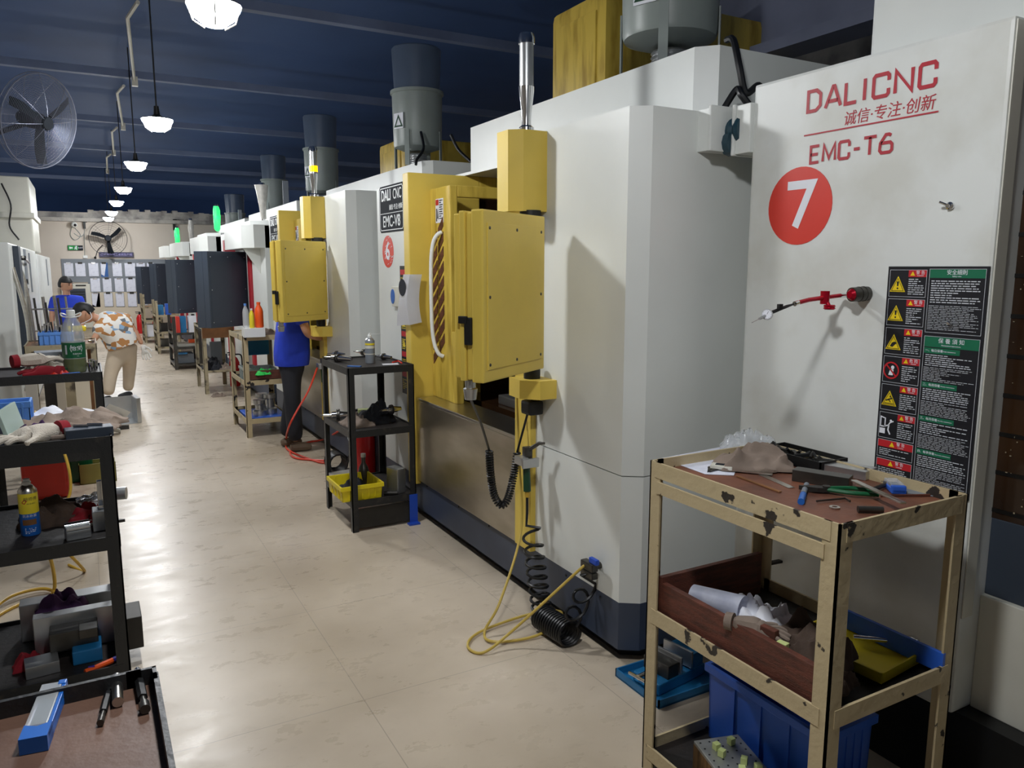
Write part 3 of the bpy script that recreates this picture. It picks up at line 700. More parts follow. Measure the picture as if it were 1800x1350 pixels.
def warning_sign():
    X = 2.296
    t = empty('warning_sign', 'tall black safety sign with yellow triangles on the machine front', 'sign', (X, 1.445, .99))
    YA, YB, Z0, Z1 = 1.612, 1.29, 1.0, 1.703
    Wd, Hh = YA-YB, Z1-Z0
    q = onfront(X+.003, YA, Z0)
    MB().plate([(0, 0), (Wd, 0), (Wd, Hh), (0, Hh)], q, .004).build('board', 'sign_black', t)
    q = onfront(X-.0012, YA, Z0)
    white, red, yel, grn, blk, rim, prt = MB(), MB(), MB(), MB(), MB(), MB(), MB()
    rc = lambda mb, x0, x1, y0, y1, o=0: mb.plate([(x0, y0), (x1, y0), (x1, y1), (x0, y1)], q @ Matrix.Translation((0, 0, o)), .0004)
    up = lambda o: q @ Matrix.Translation((0, 0, o))
    cw = .133
    ys = [.607, .514, .42, .327, .234, .14]
    for k, y in enumerate(ys):
        h = .085
        rim.ribbon([(.008, y), (cw, y), (cw, y+h), (.008, y+h)], .0012, q, True)
        rc(red, .072, cw-.001, y+h-.022, y+h-.001)
        yel.plate([(.078, y+h-.018), (.094, y+h-.018), (.086, y+h-.004)], up(.0005), .0003)
        word = ('危 险', 'DANGER') if k == 3 else ('警 告', 'WARNING')
        white.text(word[0], .013, up(.0008) @ Matrix.Translation((.112, y+h-.009, 0)), .0001).text(word[1], .0045, up(.0008) @ Matrix.Translation((.112, y+h-.018, 0)), .0001)
        ink_rows(prt, .074, cw-.004, y+h-.026, y+.006, 8, q, 20+k, .4)
        cx, cy = .037, y+h*.46
        if k in (0, 1, 2, 4):
            yel.plate([(cx-.027, cy-.024), (cx+.027, cy-.024), (cx, cy+.026)], q, .0004)
            blk.ribbon([(cx-.021, cy-.0205), (cx+.021, cy-.0205), (cx, cy+.019)], .0016, up(.0006), True)
        if k in (0, 1):
            blk.plate([(cx-.0022, cy-.006), (cx+.0022, cy-.006), (cx+.0038, cy+.009), (cx-.0038, cy+.009)], up(.0005), .0003).disc(cx, cy-.013, .003, .003, up(.0005), .0003, 14)
        if k == 2: blk.plate([(cx-.012, cy-.014), (cx-.002, cy-.016), (cx+.006, cy-.008), (cx+.012, cy-.002), (cx+.004, cy+.002), (cx-.005, cy-.002)], up(.0005), .0003)
        if k == 4:
            blk.ribbon([(cx-.012, cy-.008), (cx+.002, cy-.002), (cx+.012, cy+.002)], .004, up(.0005)).ribbon([(cx-.002, cy-.004), (cx+.006, cy-.012)], .003, up(.0005)).disc(cx+.004, cy+.006, .003, .003, up(.0005), .0003, 12).ribbon([(cx-.016, cy-.0165), (cx+.016, cy-.0165)], .002, up(.0005))
        if k == 3:
            n = 28; red.ribbon([(cx+.026*math.cos(2*PI*i/n), cy+.026*math.sin(2*PI*i/n)) for i in range(n)], .005, up(.0006), True)
            white.disc(cx+.004, cy+.01, .006, .006, q, .0004, 14).plate([(cx-.01, cy-.016), (cx+.006, cy-.016), (cx+.008, cy+.003), (cx-.004, cy+.004)], q, .0004)
            red.ribbon([(cx-.018, cy+.018), (cx+.018, cy-.018)], .005, up(.0008))
        if k == 5:
            white.ribbon([(cx-.024, cy-.002), (cx-.024, cy+.03), (cx-.008, cy+.026), (cx-.008, cy-.002)], .004, q, True).plate([(cx-.027, cy-.026), (cx-.007, cy-.026), (cx-.007, cy-.008), (cx-.027, cy-.008)], q, .0004)
            white.ribbon([(cx-.012, cy-.002), (cx+.004, cy+.004), (cx+.01, cy+.014), (cx+.022, cy+.02)], .004, q).ribbon([(cx+.006, cy+.006), (cx+.004, cy-.012), (cx+.012, cy-.026)], .005, q).disc(cx+.012, cy+.02, .0042, .0042, q, .0004, 12)
    for k, y in enumerate((.075, .01)):
        h = .058
        rim.ribbon([(.008, y), (cw, y), (cw, y+h), (.008, y+h)], .0012, q, True); rc(red, .009, cw-.001, y+h-.024, y+h-.001)
        yel.plate([(.05, y+h-.02), (.068, y+h-.02), (.059, y+h-.004)], up(.0005), .0003)
        white.text('警 告', .013, up(.0008) @ Matrix.Translation((.09, y+h-.009, 0)), .0001).text('WARNING', .0045, up(.0008) @ Matrix.Translation((.09, y+h-.019, 0)), .0001)
        ink_rows(prt, .015, cw-.01, y+h-.027, y+.006, 4, q, 40+k, .4)
    x0, x1 = .142, Wd-.008
    rim.ribbon([(x0, .50), (x1, .50), (x1, .695), (x0, .695)], .0012, q, True); rim.ribbon([(x0, .008), (x1, .008), (x1, .488), (x0, .488)], .0012, q, True)
    rc(grn, x0+.001, x1-.001, .668, .694); rc(grn, x0+.001, x1-.001, .455, .487)
    xm = (x0+x1)/2
    white.text('安全細則', .016, up(.0008) @ Matrix.Translation((xm, .684, 0)), .0001).text('Safety rules', .006, up(.0008) @ Matrix.Translation((xm, .673, 0)), .0001)
    white.text('保 養 須 知', .017, up(.0008) @ Matrix.Translation((xm, .475, 0)), .0001).text('Maintenance instructions', .006, up(.0008) @ Matrix.Translation((xm, .462, 0)), .0001)
    ink_rows(prt, x0+.008, x1-.005, .662, .59, 10, q, 60, .42); ink_rows(prt, x0+.005, x1-.005, .585, .508, 15, q, 61, .3)
    for k, (s, e) in enumerate((('一、每日保養', 'Daily maintenance'), ('二、每周保養', 'Weekly maintenance'), ('三、每月保養', 'Monthly maintenance'), ('四、每季保養', 'Quarterly maintenance'))):
        y = .435-k*.108
        rc(grn, x0+.002, x0+.115, y, y+.017); white.text(s, .0095, up(.0008) @ Matrix.Translation((x0+.006, y+.0085, 0)), .0001, 'LEFT').text(e, .0052, up(.0008) @ Matrix.Translation((x0+.064, y+.0085, 0)), .0001, 'LEFT')
        ink_rows(prt, x0+.008, x1-.005, y-.002, y-.04, 6, q, 70+k, .42); ink_rows(prt, x0+.005, x1-.005, y-.042, y-.088, 9, q, 80+k, .3)
    white.build('lettering', 'paper', t); red.build('red_fields', 'sign_red', t); yel.build('yellow_triangles', 'sign_yellow', t); grn.build('green_headers', 'sign_green', t)
    blk.build('symbols', 'sign_black', t); rim.build('frame_lines', 'sign_white', t); prt.build('small_print', 'sign_white', t)
warning_sign()
# ---------------------------------------------------------------- machines with dark cabinets, further along the row
def w_machine(yr, label, near, far, z0, z1, ln, tower, bag, tz, hood=None):
    t = empty('machining_center', label, 'milling machine', (2.8, yr+ln/2, 0))
    F = 1.9
    MB().box(F, 4.2, yr, yr+.85, .28, 2.2, .01).build('right_panel', 'white', t)
    MB().box(F, 4.2, yr+ln-.5, yr+ln, .28, 2.2, .01).build('left_panel', 'white', t)
    MB().prism([(F-.22, yr+.25), (F-.12, yr), (2.5, yr), (2.5, yr+1.5), (F-.22, yr+1.5)], 1.93, 2.2).prism([(F-.1, yr+.3), (2.0, yr+.1), (2.5, yr+.1), (2.5, yr+1.4), (F-.1, yr+1.4)], 2.2, tz).build('head_cover', 'white', t)
    MB().prism([(F-.2, 1.93), (F, 1.93), (F, 1.62)], 0, .02, frame((0, yr+.3, 0), (1, 0, 0), (0, 0, 1))).build('gusset', 'white', t)
    MB().box(F, 4.2, yr, yr+ln, .07, .28).build('kick_panel', 'navy', t)
    MB().box(F+.05, 4.2, yr+.05, yr+ln-.05, 0, .07).build('base', 'black', t)
    MB().box(F-.03, F+.1, yr+.87, yr+1.0, .28, 1.93, .005).build('right_post', 'red_post', t)
    MB().box(F-.05, F+.1, yr+ln-.65, yr+ln-.5, .28, 2.1, .005).build('left_post', 'red_post', t)
    MB().box(F+.02, 2.3, yr+1.0, yr+ln-.65, .28, .85, .004).build('apron', 'white', t)
    MB().box(2.25, 2.3, yr+1.0, yr+ln-.65, .85, 2.1).build('work_chamber', 'slate', t)
    MB().box(2.3, 4.2, yr, yr+ln, 2.18, 2.2).build('roof', 'white', t)
    if hood: MB().box(hood[0], 4.2, hood[1], hood[2], 2.2, hood[3], .01).build('roof_hood', 'white', t)
    ctrl_box(t, near, far, z0, z1, .24, 'slate', ribs=False)
    MB().box(1.86, 1.96, far[1]-.03, far[1]+.05, z1-.02, 1.95).build('arm', 'slate', t)
    signal_tower(t, F+.15, yr+.75, tz, tower, bag, .5)
    return t
w_machine(9.5, 'red and white machining center with nearest dark cabinet and flared bag on its light', (1.35, 10.25), (1.88, 10.6), .94, 1.9, 3.3, None, 'flare', 2.26, (2.3, 9.52, 12.6, 2.5))
w_machine(13.35, 'white machining center with glowing green bagged signal light, second dark cabinet', (1.35, 14.2), (1.88, 14.55), .92, 1.83, 3.2, 'green_lamp', 'b', 2.26, (2.37, 13.37, 16.4, 2.5))
w_machine(17.0, 'white machining center with grey bagged unlit signal light, third dark cabinet', (1.35, 18.2), (1.88, 18.5), .85, 1.78, 2.5, None, 'b', 2.22)
w_machine(19.8, 'farthest white machining center with small green signal light by the end wall', (1.22, 21.0), (1.78, 21.3), .8, 1.72, 2.4, 'green_lamp', 'b', 2.18)
collector(2.78, 10.1, 2.5, .215, .95, 'dark grey mist collector left of the second yellow signal tower')
collector(3.0, 13.95, 2.5, .215, .95, 'mist collector behind the flared plastic bag')
collector(3.05, 18.3, 2.2, .215, .95, 'farthest mist collector, behind the green signal light')
for x, y, w, h, lb in ((502, 325, 10, 45, 'narrow grey board standing on the roof beside the middle mist collector'), (422, 374, 6, 18, 'small grey board standing on the roof near the flared plastic bag')):
    p = atY(x, y, 10.6 if x > 450 else 14.0); k = .0075 if x > 450 else .0098
    single('roof_board', lb, 'board', MB().box(p.x-w*k/2, p.x+w*k/2, p.y, p.y+.03, 2.5, 2.5+h*k, .003), 'board_grey', 'boards on the machine roofs')
# ================================================================ THINGS, generic helpers
def at(x, y, z, d=0): p = atZ(x, y, z); p.z += d; return p
def block(name, label, cat, c, size, rz, m, bev=.002, group=None, tilt=0):
    sx, sy, sz = size
    mb = MB().box(-sx/2, sx/2, -sy/2, sy/2, 0, sz, bev, loc_m(c, rz, 0, tilt))
    return single(name, label, cat, mb, m, group, base=V(c))
def rodt(name, label, cat, p0, p1, r, m, group=None, r2=None, n=14):
    return single(name, label, cat, MB().cyl(p0, p1, r, r2, n), m, group, True)
def ragt(label, c, sx, sy, h, seed, m='rag', rz=0, name='rag', cat='cloth', group=None, fold=1):
    return single(name, label, cat, cloth_mb(c, sx, sy, h, seed, rz, fold=fold), m, group, True)
def glove(label, c, rz, m='glove', s=1.0, cuff='glove_red', group=None):
    t = empty('work_glove', label, 'glove', c, rz, group)
    mt = loc_m(c, rz)
    def q(x, y, z, r): p = mt @ V((x*s, y*s, z*s)); return (p.x, p.y, p.z, r*s)
    vs = [q(-.10, 0, .02, .034), q(-.06, 0, .022, .036), q(-.01, 0, .024, .04), q(.02, 0, .022, .036)]; es = chain(4)
    for i, (y, l) in enumerate(((-.036, .07), (-.012, .085), (.012, .08), (.035, .06))):
        k = len(vs); vs += [q(.04, y, .02, .011), q(.04+l*.5, y*1.25, .026, .0105), q(.04+l, y*1.35, .012, .0095)]; es += [(3, k), (k, k+1), (k+1, k+2)]
    k = len(vs); vs += [q(-.0, .048, .018, .013), q(.03, .075, .016, .011), q(.055, .085, .012, .01)]; es += [(2, k), (k, k+1), (k+1, k+2)]
    skin('knit', vs, es, m, t, 1)
    a, b = mt @ V((-.125*s, 0, .02*s)), mt @ V((-.095*s, 0, .021*s))
    MB().cyl(a, b, .034*s, .036*s, 14).build('cuff', cuff, t, True)
    return t
def tray_box(name, label, cat, c, size, rz, m, th=.004, rim=0, group=None, flare=0):
    sx, sy, sz = size
    t = empty(name, label, cat, c, rz, group); mt = loc_m(c, rz)
    b = MB().box(-sx/2, sx/2, -sy/2, sy/2, 0, th, 0, mt)
    for x0, x1, y0, y1 in ((-sx/2, -sx/2+th, -sy/2, sy/2), (sx/2-th, sx/2, -sy/2, sy/2), (-sx/2, sx/2, -sy/2, -sy/2+th), (-sx/2, sx/2, sy/2-th, sy/2)): b.box(x0, x1, y0, y1, th*.5, sz, 0, mt)
    if flare:
        for v in b.bm.verts:
            l = mt.inverted() @ v.co; f = 1+flare*(l.z/sz); l.x *= f; l.y *= f; v.co = mt @ l
    b.build('body', m, t)
    if rim:
        r = MB(); f = 1+flare
        X, Y = sx/2*f, sy/2*f
        r.box(-X-rim, X+rim, -Y-rim, -Y+.003, sz-.025, sz+.003, .002, mt).box(-X-rim, X+rim, Y-.003, Y+rim, sz-.025, sz+.003, .002, mt).box(-X-rim, -X+.003, -Y, Y, sz-.025, sz+.003, .002, mt).box(X-.003, X+rim, -Y, Y, sz-.025, sz+.003, .002, mt)
        for i in range(1, 6):
            u = -sx/2+sx*i/6; r.box(u-.004, u+.004, -sy/2-.008, -sy/2, .01, sz*.95, 0, mt).box(u-.004, u+.004, sy/2, sy/2+.008, .01, sz*.95, 0, mt)
        for i in range(1, 4):
            u = -sy/2+sy*i/4; r.box(-sx/2-.008, -sx/2, u-.004, u+.004, .01, sz*.95, 0, mt).box(sx/2, sx/2+.008, u-.004, u+.004, .01, sz*.95, 0, mt)
        r.build('rim', m, t)
    return t
def cart(label, x0, x1, y0, y1, h, shelves, m, board, lw=.045, rail=.05, lip=.03, top_board=None, name='tool_cart', lower=None):
    """angle-iron trolley: four legs, framed shelves; shelves = [(z of board top, board material, lip height)]"""
    t = empty(name, label, 'tool cart', ((x0+x1)/2, (y0+y1)/2, 0))
    a = .006
    for sx, X in ((1, x0), (-1, x1)):
        for sy, Y in ((1, y0), (-1, y1)):
            lg = MB()
            lg.box(min(X, X+sx*lw), max(X, X+sx*lw), min(Y, Y+sy*a), max(Y, Y+sy*a), 0, h)
            lg.box(min(X, X+sx*a), max(X, X+sx*a), min(Y, Y+sy*lw), max(Y, Y+sy*lw), 0, h)
            lg.build('leg', m, t)
    for z, bm_, lp_ in shelves:
        f = MB(); g = .002
        for X0, X1, Y0, Y1 in ((x0-g, x0+a, y0+lw*.5, y1-lw*.5), (x1-a, x1+g, y0+lw*.5, y1-lw*.5), (x0+lw*.5, x1-lw*.5, y0-g, y0+a), (x0+lw*.5, x1-lw*.5, y1-a, y1+g)):
            f.box(X0, X1, Y0, Y1, z+lp_-rail, z+lp_)
        f.build('shelf_rail', m, t)
        MB().box(x0+a, x1-a, y0+a, y1-a, z-.012, z).build('shelf_board', bm_, t)
    return t
def scatter(label, cx, cy, z, n, seed, sx, sy, name='metal_part', cat='part', group=None, m='dark_steel', lab=None):
    rr = random.Random(seed)
    for i in range(n):
        p = V((cx+rr.uniform(-sx, sx), cy+rr.uniform(-sy, sy), z)); a = rr.uniform(0, 3.1); l = rr.uniform(.03, .07); d = V((math.cos(a), math.sin(a), 0))*l/2; r = rr.uniform(.006, .013)
        mb = MB().cyl(p-d+V((0, 0, r)), p+d*.2+V((0, 0, r)), r, n=10).cyl(p+d*.2+V((0, 0, r)), p+d+V((0, 0, r)), r*.6, n=10)
        single(name, label, cat, mb, m, group, True)
# ---------------------------------------------------------------- dial indicator on its magnetic base
def aD(x, y, D): return _C+ray(x, y)*D
def indicator():
    b0 = V((2.3, atX(1522, 516, 2.3).y, 1.615)); b0 = atX(1524, 516, 2.30)
    t = empty('dial_indicator', 'red jointed arm holding a small dial indicator on the white front', 'dial indicator', b0)
    e0 = atX(1497, 518, 2.235)
    MB().cyl(b0, e0, .024, n=20).cyl(b0+(e0-b0)*.2, b0+(e0-b0)*.28, .0255, n=20).cyl(b0+(e0-b0)*.5, b0+(e0-b0)*.58, .0255, n=20).build('magnetic_base', 'dark_steel', t, True)
    MB().cyl(e0, e0+(e0-b0)*.15, .02, .012, n=20).build('base_cap', 'red_metal', t, True)
    j1 = aD(1480, 519, 2.62); j2 = aD(1450, 523, 2.58); j3 = aD(1422, 527, 2.54); j4 = aD(1403, 532, 2.51); j5 = aD(1382, 539, 2.48); j6 = aD(1357, 549, 2.45); tip = aD(1322, 567, 2.4)
    MB().tube([e0, j1], .0085, 10).tube([j4, j5+(j4-j5)*.7], .0085, 10).build('chrome_rod', 'chrome', t, True)
    MB().tube([j1, j2], .007, 10).tube([j2, j3, j4], .0075, 10).cyl(j2+V((0, 0, .022)), j2-V((0, 0, .022)), .015, n=16).build('arm', 'red_metal', t, True)
    k = aD(1458, 540, 2.57)
    MB().cyl(j2, k, .007, n=10).lathe([(.016, -.008), (.02, -.004), (.017, 0), (.02, .004), (.016, .008)], k, n=14).build('clamp_knob', 'red_metal', t, True)
    MB().tube([j5+(j4-j5)*.6, j5, j6], [.003, .0055, .006], 8).box(-.008, .008, -.006, .006, -.006, .012, .001, Matrix.Translation(aD(1371, 541, 2.46))).build('dovetail_clamp', 'black', t, True)
    c = aD(1349, 553, 2.44); n = (_C-c).normalized(); n = (n+V((-.3, -.1, .1))).normalized()
    dl = MB().cyl(c+n*.0, c+n*.012, .0175, n=24).tube([c, c+(tip-c)*.55], [.006, .004], 8).build('dial_body', 'alu', t, True)
    MB().cyl(c+n*.0125, c+n*.013, .0145, n=24).build('dial_face', 'paper', dl)
    q = n.to_track_quat('Z', 'Y').to_matrix()
    mm = frame(c+n*.0132, q @ V((1, 0, 0)), q @ V((0, 1, 0)), n)
    g = MB().ribbon([(0, 0), (.004, .009)], .0012, mm)
    for i in range(12): g.ribbon([(.0115*math.cos(i*PI/6), .0115*math.sin(i*PI/6)), (.0135*math.cos(i*PI/6), .0135*math.sin(i*PI/6))], .0007, mm)
    g.build('needle_and_ticks', 'ink', dl)
    MB().tube([c+(tip-c)*.5, tip], [.0012, .001], 6).ball(tip, .0016, u=8, v=6).build('stylus', 'chrome', t)
indicator()
p = atX(1672, 362, 2.3)
e = MB().lathe([(.012, 0), (.012, .008), (.006, .01), (.006, .02)], p, n=12, mtx=Matrix.Rotation(R(-90), 4, 'Y')).cyl(p+V((-.012, .0, 0)), p+V((-.03, .02, .012)), .004, n=8)
single('screw_stud', 'small bright screw stud sticking out right of the number 7 disc', 'screw', e, 'chrome', smooth=True, base=p)
p = atX(1672, 568, 2.293)
single('magnet_stud', 'tiny round steel magnet on the black safety sign', 'magnet', MB().lathe([(.006, 0), (.006, .016), (.004, .018)], p, n=12, mtx=Matrix.Rotation(R(-90), 4, 'Y')), 'chrome', smooth=True, base=p)
# ---------------------------------------------------------------- drawing sheet clipped to the yellow post, air gun, hoses
t = empty('drawing_sheet', 'curling white drawing sheet hanging on the yellow post of machine 6', 'paper', (1.84, 4.8, 1.35))
s = MB(); NN = 10
g = {}
for i in range(NN+1):
    for j in range(NN+1):
        u, v = i/NN, j/NN
        du = u-.5; out = .028*math.sin(v*2.6)
        if du < 0: px_, py_ = 1.838-out-.06*v*v*(-du), 4.70+.19*(-du)*2*.5+.06*v*v*(.5-du)*.4
        else: px_, py_ = 1.838-out+.17*du, 4.70-.015-.02*v
        g[i, j] = s.bm.verts.new((px_, py_, 1.655-.34*v+.03*v*u))
for i in range(NN):
    for j in range(NN): s._f([g[i, j], g[i+1, j], g[i+1, j+1], g[i, j+1]])
bmesh.ops.solidify(s.bm, geom=s.bm.faces[:], thickness=.0012)
sh = s.build('sheet', 'paper', t, True)
q = onfront(1.812, 4.90, 1.59)
MB().disc(0, 0, .035, .055, frame((1.805, 4.735, 1.57), (.35, -.93, 0), (0, 0, 1)), .001).build('printed_drawing', 'ink', sh)
air_gun(1.80, 3.10, .80, 'green air gun hanging on its hook below the yellow cabinet')
sp = MB(); pts = [(1.80, 3.10, .60), (1.80, 3.1, .52), (1.79, 3.09, .46)]
turns = 9; rad = .047
for k in range(turns*16+1):
    u = k/(turns*16); a = 2*PI*k/16; z = .45-.42*(u**.75); pts.append((1.80+.005*u+rad*math.cos(a)*1.0, 3.05-.1*u+rad*math.sin(a)*.9, z))
ex, ey = 1.78, 2.93
for k in range(13*16+1):
    u = k/(13*16); a = 2*PI*k/16; rr_ = .055
    cx = ex-.0+.02*u; cy = ey-.22*u
    pts.append((cx+rr_*math.cos(a), cy+.012*math.sin(a)*0, .062+rr_*math.sin(a)))
pts += [(1.83, 2.7, .1)]
for k in range(2*14+1):
    u = k/28; a = 2*PI*k/14; pts.append((1.80+.05*u+.05*math.cos(a), 2.70-.04*u, .13+.17*u+.05*math.sin(a)))
pts += [(1.82, 2.66, .36), (1.845, 2.64, .365)]
sp.tube(pts, .0072, 6)
single('coiled_air_hose', 'black coiled air hose running from the green air gun to the floor', 'hose', sp, 'black_rubber', smooth=True)
yh = [atX(908, 690, 1.83), atX(912, 800, 1.82), atX(916, 930, 1.82), at(880, 1055, .15), at(852, 1110, .03), at(868, 1128, .012), at(935, 1120, .012), at(975, 1098, .03), at(985, 1075, .05), at(930, 1080, .02), at(845, 1110, .012), at(822, 1135, .012), at(850, 1147, .012), at(905, 1105, .09), V((1.8, 2.68, .36)), V((1.842, 2.66, .402))]
single('yellow_air_hose', 'pale yellow air hose looping over the floor by machine 6', 'hose', MB().tube(catmull(yh, 10), .0065, 8), 'yellow_hose', smooth=True)
# ================================================================ CART IN FRONT OF MACHINE 7
C7 = cart('tall cream tool cart with chipped paint in front of machine 7', 1.555, 2.08, 1.17, 1.887, 1.085, [(1.052, 'board_brown', .033), (.548, 'dark_board', .042), (.06, 'dark_board', .04)], 'cream', None, .05, .05)
MB().box(1.551, 1.559, 1.21, 1.85, .985, 1.023).build('lower_front_rail', 'cream', C7)
MB().box(1.575, 1.595, 1.23, 1.835, .549, .682, .002).build('side_board', 'wood_red', C7)
MB().box(1.575, 2.03, 1.836, 1.855, .549, .70, .002).build('side_board', 'wood_red', C7)
Z = 1.053
b = MB(); ps = [at(x, y, Z) for x, y in ((1163, 806), (1285, 783), (1300, 812), (1290, 836), (1240, 834))]
b.prism([(p.x, p.y) for p in ps], Z, Z+.0015)
single('drawing_sheet', 'white paper drawing lying flat under the grey rag on the cream cart', 'paper', b, 'paper_mottled')
ragt('crumpled grey-brown rag on the left of the cream cart top', at(1325, 822, Z, .004), .25, .14, .07, 5, rz=-.55)
ragt('clear crinkled plastic bag behind the grey rag on the cream cart', at(1316, 788, Z, .004), .2, .13, .06, 9, 'clear_film', rz=-.3, name='plastic_bag', cat='bag', fold=2)
tb = tray_box('parts_tray', 'shallow black tray of clips and metal parts at the cart back', 'tray', at(1408, 812, Z), (.13, .26, .035), -.0, 'black', .004)
pc = at(1400, 806, Z+.03)
for i in range(9):
    p = at(1352+i*12, 795+i*3.2, Z+.006); a = 1.1*i
    single('metal_clip', 'black metal clip among others in the shallow black tray', 'clip', MB().box(-.03, .03, -.008, .008, 0, .012, .002, loc_m(p+V((0, 0, .004+.006*(i % 3))), a, 0, .25*math.sin(i*2))).cyl(p+V((0, 0, .02)), p+V((.02*math.cos(a), .02*math.sin(a), .035)), .005, n=8), 'black' if i % 2 else 'dark_steel', 'clips in the black tray')
block('steel_scale', 'bright flat steel scale lying in the black tray', 'ruler', at(1440, 813, Z, .01), (.03, .1, .004), .2, 'steel', .001)
def small_caliper(label, c, rz):
    t = empty('digital_caliper', label, 'caliper', c, rz); mt = loc_m(c, rz)
    MB().box(-.1, .1, -.008, .008, 0, .004, 0, mt).build('beam', 'steel', t)
    MB().box(-.09, -.02, -.022, .02, .004, .016, .003, mt).build('slider', 'offwhite', t)
    MB().box(-.075, -.035, -.012, .008, .016, .0175, 0, mt).build('display', 'plate', t)
    MB().prism([(-.1, 0), (-.08, 0), (-.09, -.06)], 0, .004, mt).prism([(-.08, 0), (-.06, 0), (-.085, -.055)], 0, .004, mt).build('jaw', 'dark_steel', t)
small_caliper('digital caliper with pale grey slider beside the grey rag', at(1300, 830, Z, .003), -.95)
def strip(name, label, cat, a, b, w, th, m, z=Z, **k):
    A, B = at(a[0], a[1], z), at(b[0], b[1], z); d = B-A; rz = math.atan2(d.y, d.x)
    return block(name, label, cat, (A+B)/2, (d.length, w, th), rz, m, min(.001, th*.2), **k)
strip('steel_ruler', 'short flat steel ruler in the middle of the cream cart top', 'ruler', (1338, 834), (1392, 858), .022, .0015, 'steel')
strip('wood_strip', 'thin pale strip lying along the front rail of the cream cart', 'strip', (1296, 838), (1372, 866), .01, .004, 'wood_far')
strip('sharpening_stone', 'long grey sharpening stone in the middle of the cream cart top', 'whetstone', (1396, 842), (1495, 858), .05, .035, 'dark_steel')
A = at(1486, 832, Z)
block('steel_plate', 'thick grey steel plate behind the sharpening stone', 'plate', A, (.085, .16, .028), .25, 'alu', .002)
strip('file', 'long flat file lying diagonally across the cart top', 'file', (1500, 846), (1588, 886), .018, .005, 'steel', z=Z+.03)
def pliers(label, c, rz, m='green_tool'):
    t = empty('pliers', label, 'pliers', c, rz); mt = loc_m(c, rz)
    MB().prism([(-.11, -.003), (-.06, -.016), (-.03, -.012), (-.03, .012), (-.06, .016), (-.11, .003)], .002, .014, mt).cyl(mt @ V((-.035, 0, 0)), mt @ V((-.035, 0, .018)), .011).build('jaws', 'iron', t)
    for s in (-1, 1):
        MB().tube(catmull([mt @ V(q) for q in ((-.035, s*.006, .009), (0, s*.018, .009), (.04, s*.026, .009), (.1, s*.022, .009))], 6), [.0065]*18+[.007], 8).build('handle', m, t, True)
    return t
pliers('pliers with dark green handles lying near the front of the cream cart', at(1475, 868, Z, .003), -.78)
rodt('marker_pen', 'grey marker pen with blue cap beside the pliers', 'pen', at(1418, 852, Z+.008), at(1412, 868, Z+.008), .008, 'board_grey')
rodt('pen_cap', 'blue pen cap standing against the grey marker', 'cap', at(1412, 869.5, Z+.008), at(1408, 882, Z+.008), .0095, 'label_blue')
def insert_box(label, c, rz, L=.1, Wd=.045, Hh=.022, m='blue_plastic'):
    t = empty('insert_box', label, 'tool box', c, rz); mt = loc_m(c, rz)
    MB().box(-L/2, L/2, -Wd/2, Wd/2, 0, Hh*.55, .003, mt).box(-L/2, -L/2+.2*L, -Wd/2, Wd/2, 0, Hh*.9, .004, mt).build('body', m, t)
    MB().box(-L/2+.2*L, L/2, -Wd/2+.002, Wd/2-.002, Hh*.55, Hh, .003, mt).build('clear_lid', 'clear_film', t)
    MB().box(-L*.2, L*.25, -Wd*.3, Wd*.3, Hh*.551, Hh*.75, .001, mt).build('inserts', 'teal', t)
insert_box('small blue insert box with clear lid near the right end of the cream cart', at(1572, 862, Z, .001), .9, .085, .04, .026)
block('grey_card', 'flat dark grey plate at the right corner of the cream cart top', 'plate', at(1625, 866, Z), (.07, .1, .003), .7, 'board_grey', .0005)
single('hook_bracket', 'rusty brown bracket lying behind the blue insert box', 'bracket', MB().tube([at(1528, 838, Z, .01), at(1558, 848, Z, .01), at(1555, 858, Z, .01), at(1535, 866, Z, .01)], .007, 8), 'iron', smooth=True)
rodt('steel_pin', 'short thick steel pin at the front corner of the cream cart top', 'pin', at(1508, 895, Z+.009), at(1552, 896, Z+.009), .009, 'dark_steel')
single('hex_key', 'thin bent hex key in front of the pliers', 'hex key', MB().tube([at(1435, 884, Z, .005), at(1485, 879, Z, .005), at(1494, 884, Z, .005)], .003, 6), 'dark_steel')
strip('copper_rod', 'thin copper rod lying towards the right front of the cream cart', 'rod', (1548, 873), (1635, 872), .006, .006, 'wood_red')
single('steel_washer', 'flat steel washer by the front corner of the cream cart', 'washer', MB().lathe([(.014, 0), (.014, .004), (.007, .004), (.007, 0)], at(1467, 893, Z), n=18, cap=False), 'steel')
# middle tray of the cream cart
Z2 = .549
def rolled_paper(label, c, rz, L, r):
    mb = MB(); n = 26; mt = loc_m(c, rz); A = []; B = []
    for i in range(n+1):
        a = -PI*.5+i/n*PI*2.3; rr_ = r*(.55+.45*(i/n)) if i < n*.75 else r*(1+.9*(i/n-.75)*4*.8)
        for Lst, y in ((A, -L/2), (B, L/2)):
            k = 1.25 if y < 0 else .9
            Lst.append(mb.bm.verts.new(mt @ V((rr_*k*math.cos(a), y, r*1.1+rr_*k*math.sin(a)*.9))))
    for i in range(n): mb._f([A[i], A[i+1], B[i+1], B[i]])
    bmesh.ops.solidify(mb.bm, geom=mb.bm.faces[:], thickness=.001)
    return single('rolled_drawing', label, 'paper', mb, 'paper_mottled', smooth=True)
rolled_paper('loosely rolled white drawing in the middle tray of the cream cart', V((1.656, 1.665, Z2+.075)), .35, .17, .045)
ragt('creased white paper sheet in the middle tray behind the dark rag', V((1.730, 1.573, Z2+.08)), .17, .26, .07, 21, 'paper', rz=.3, name='paper_sheet', cat='paper', fold=1.4)
block('grey_box', 'small grey carton with printed label in the middle tray', 'box', V((1.642, 1.499, Z2+.075)), (.07, .12, .03), .2, 'offwhite', .002)
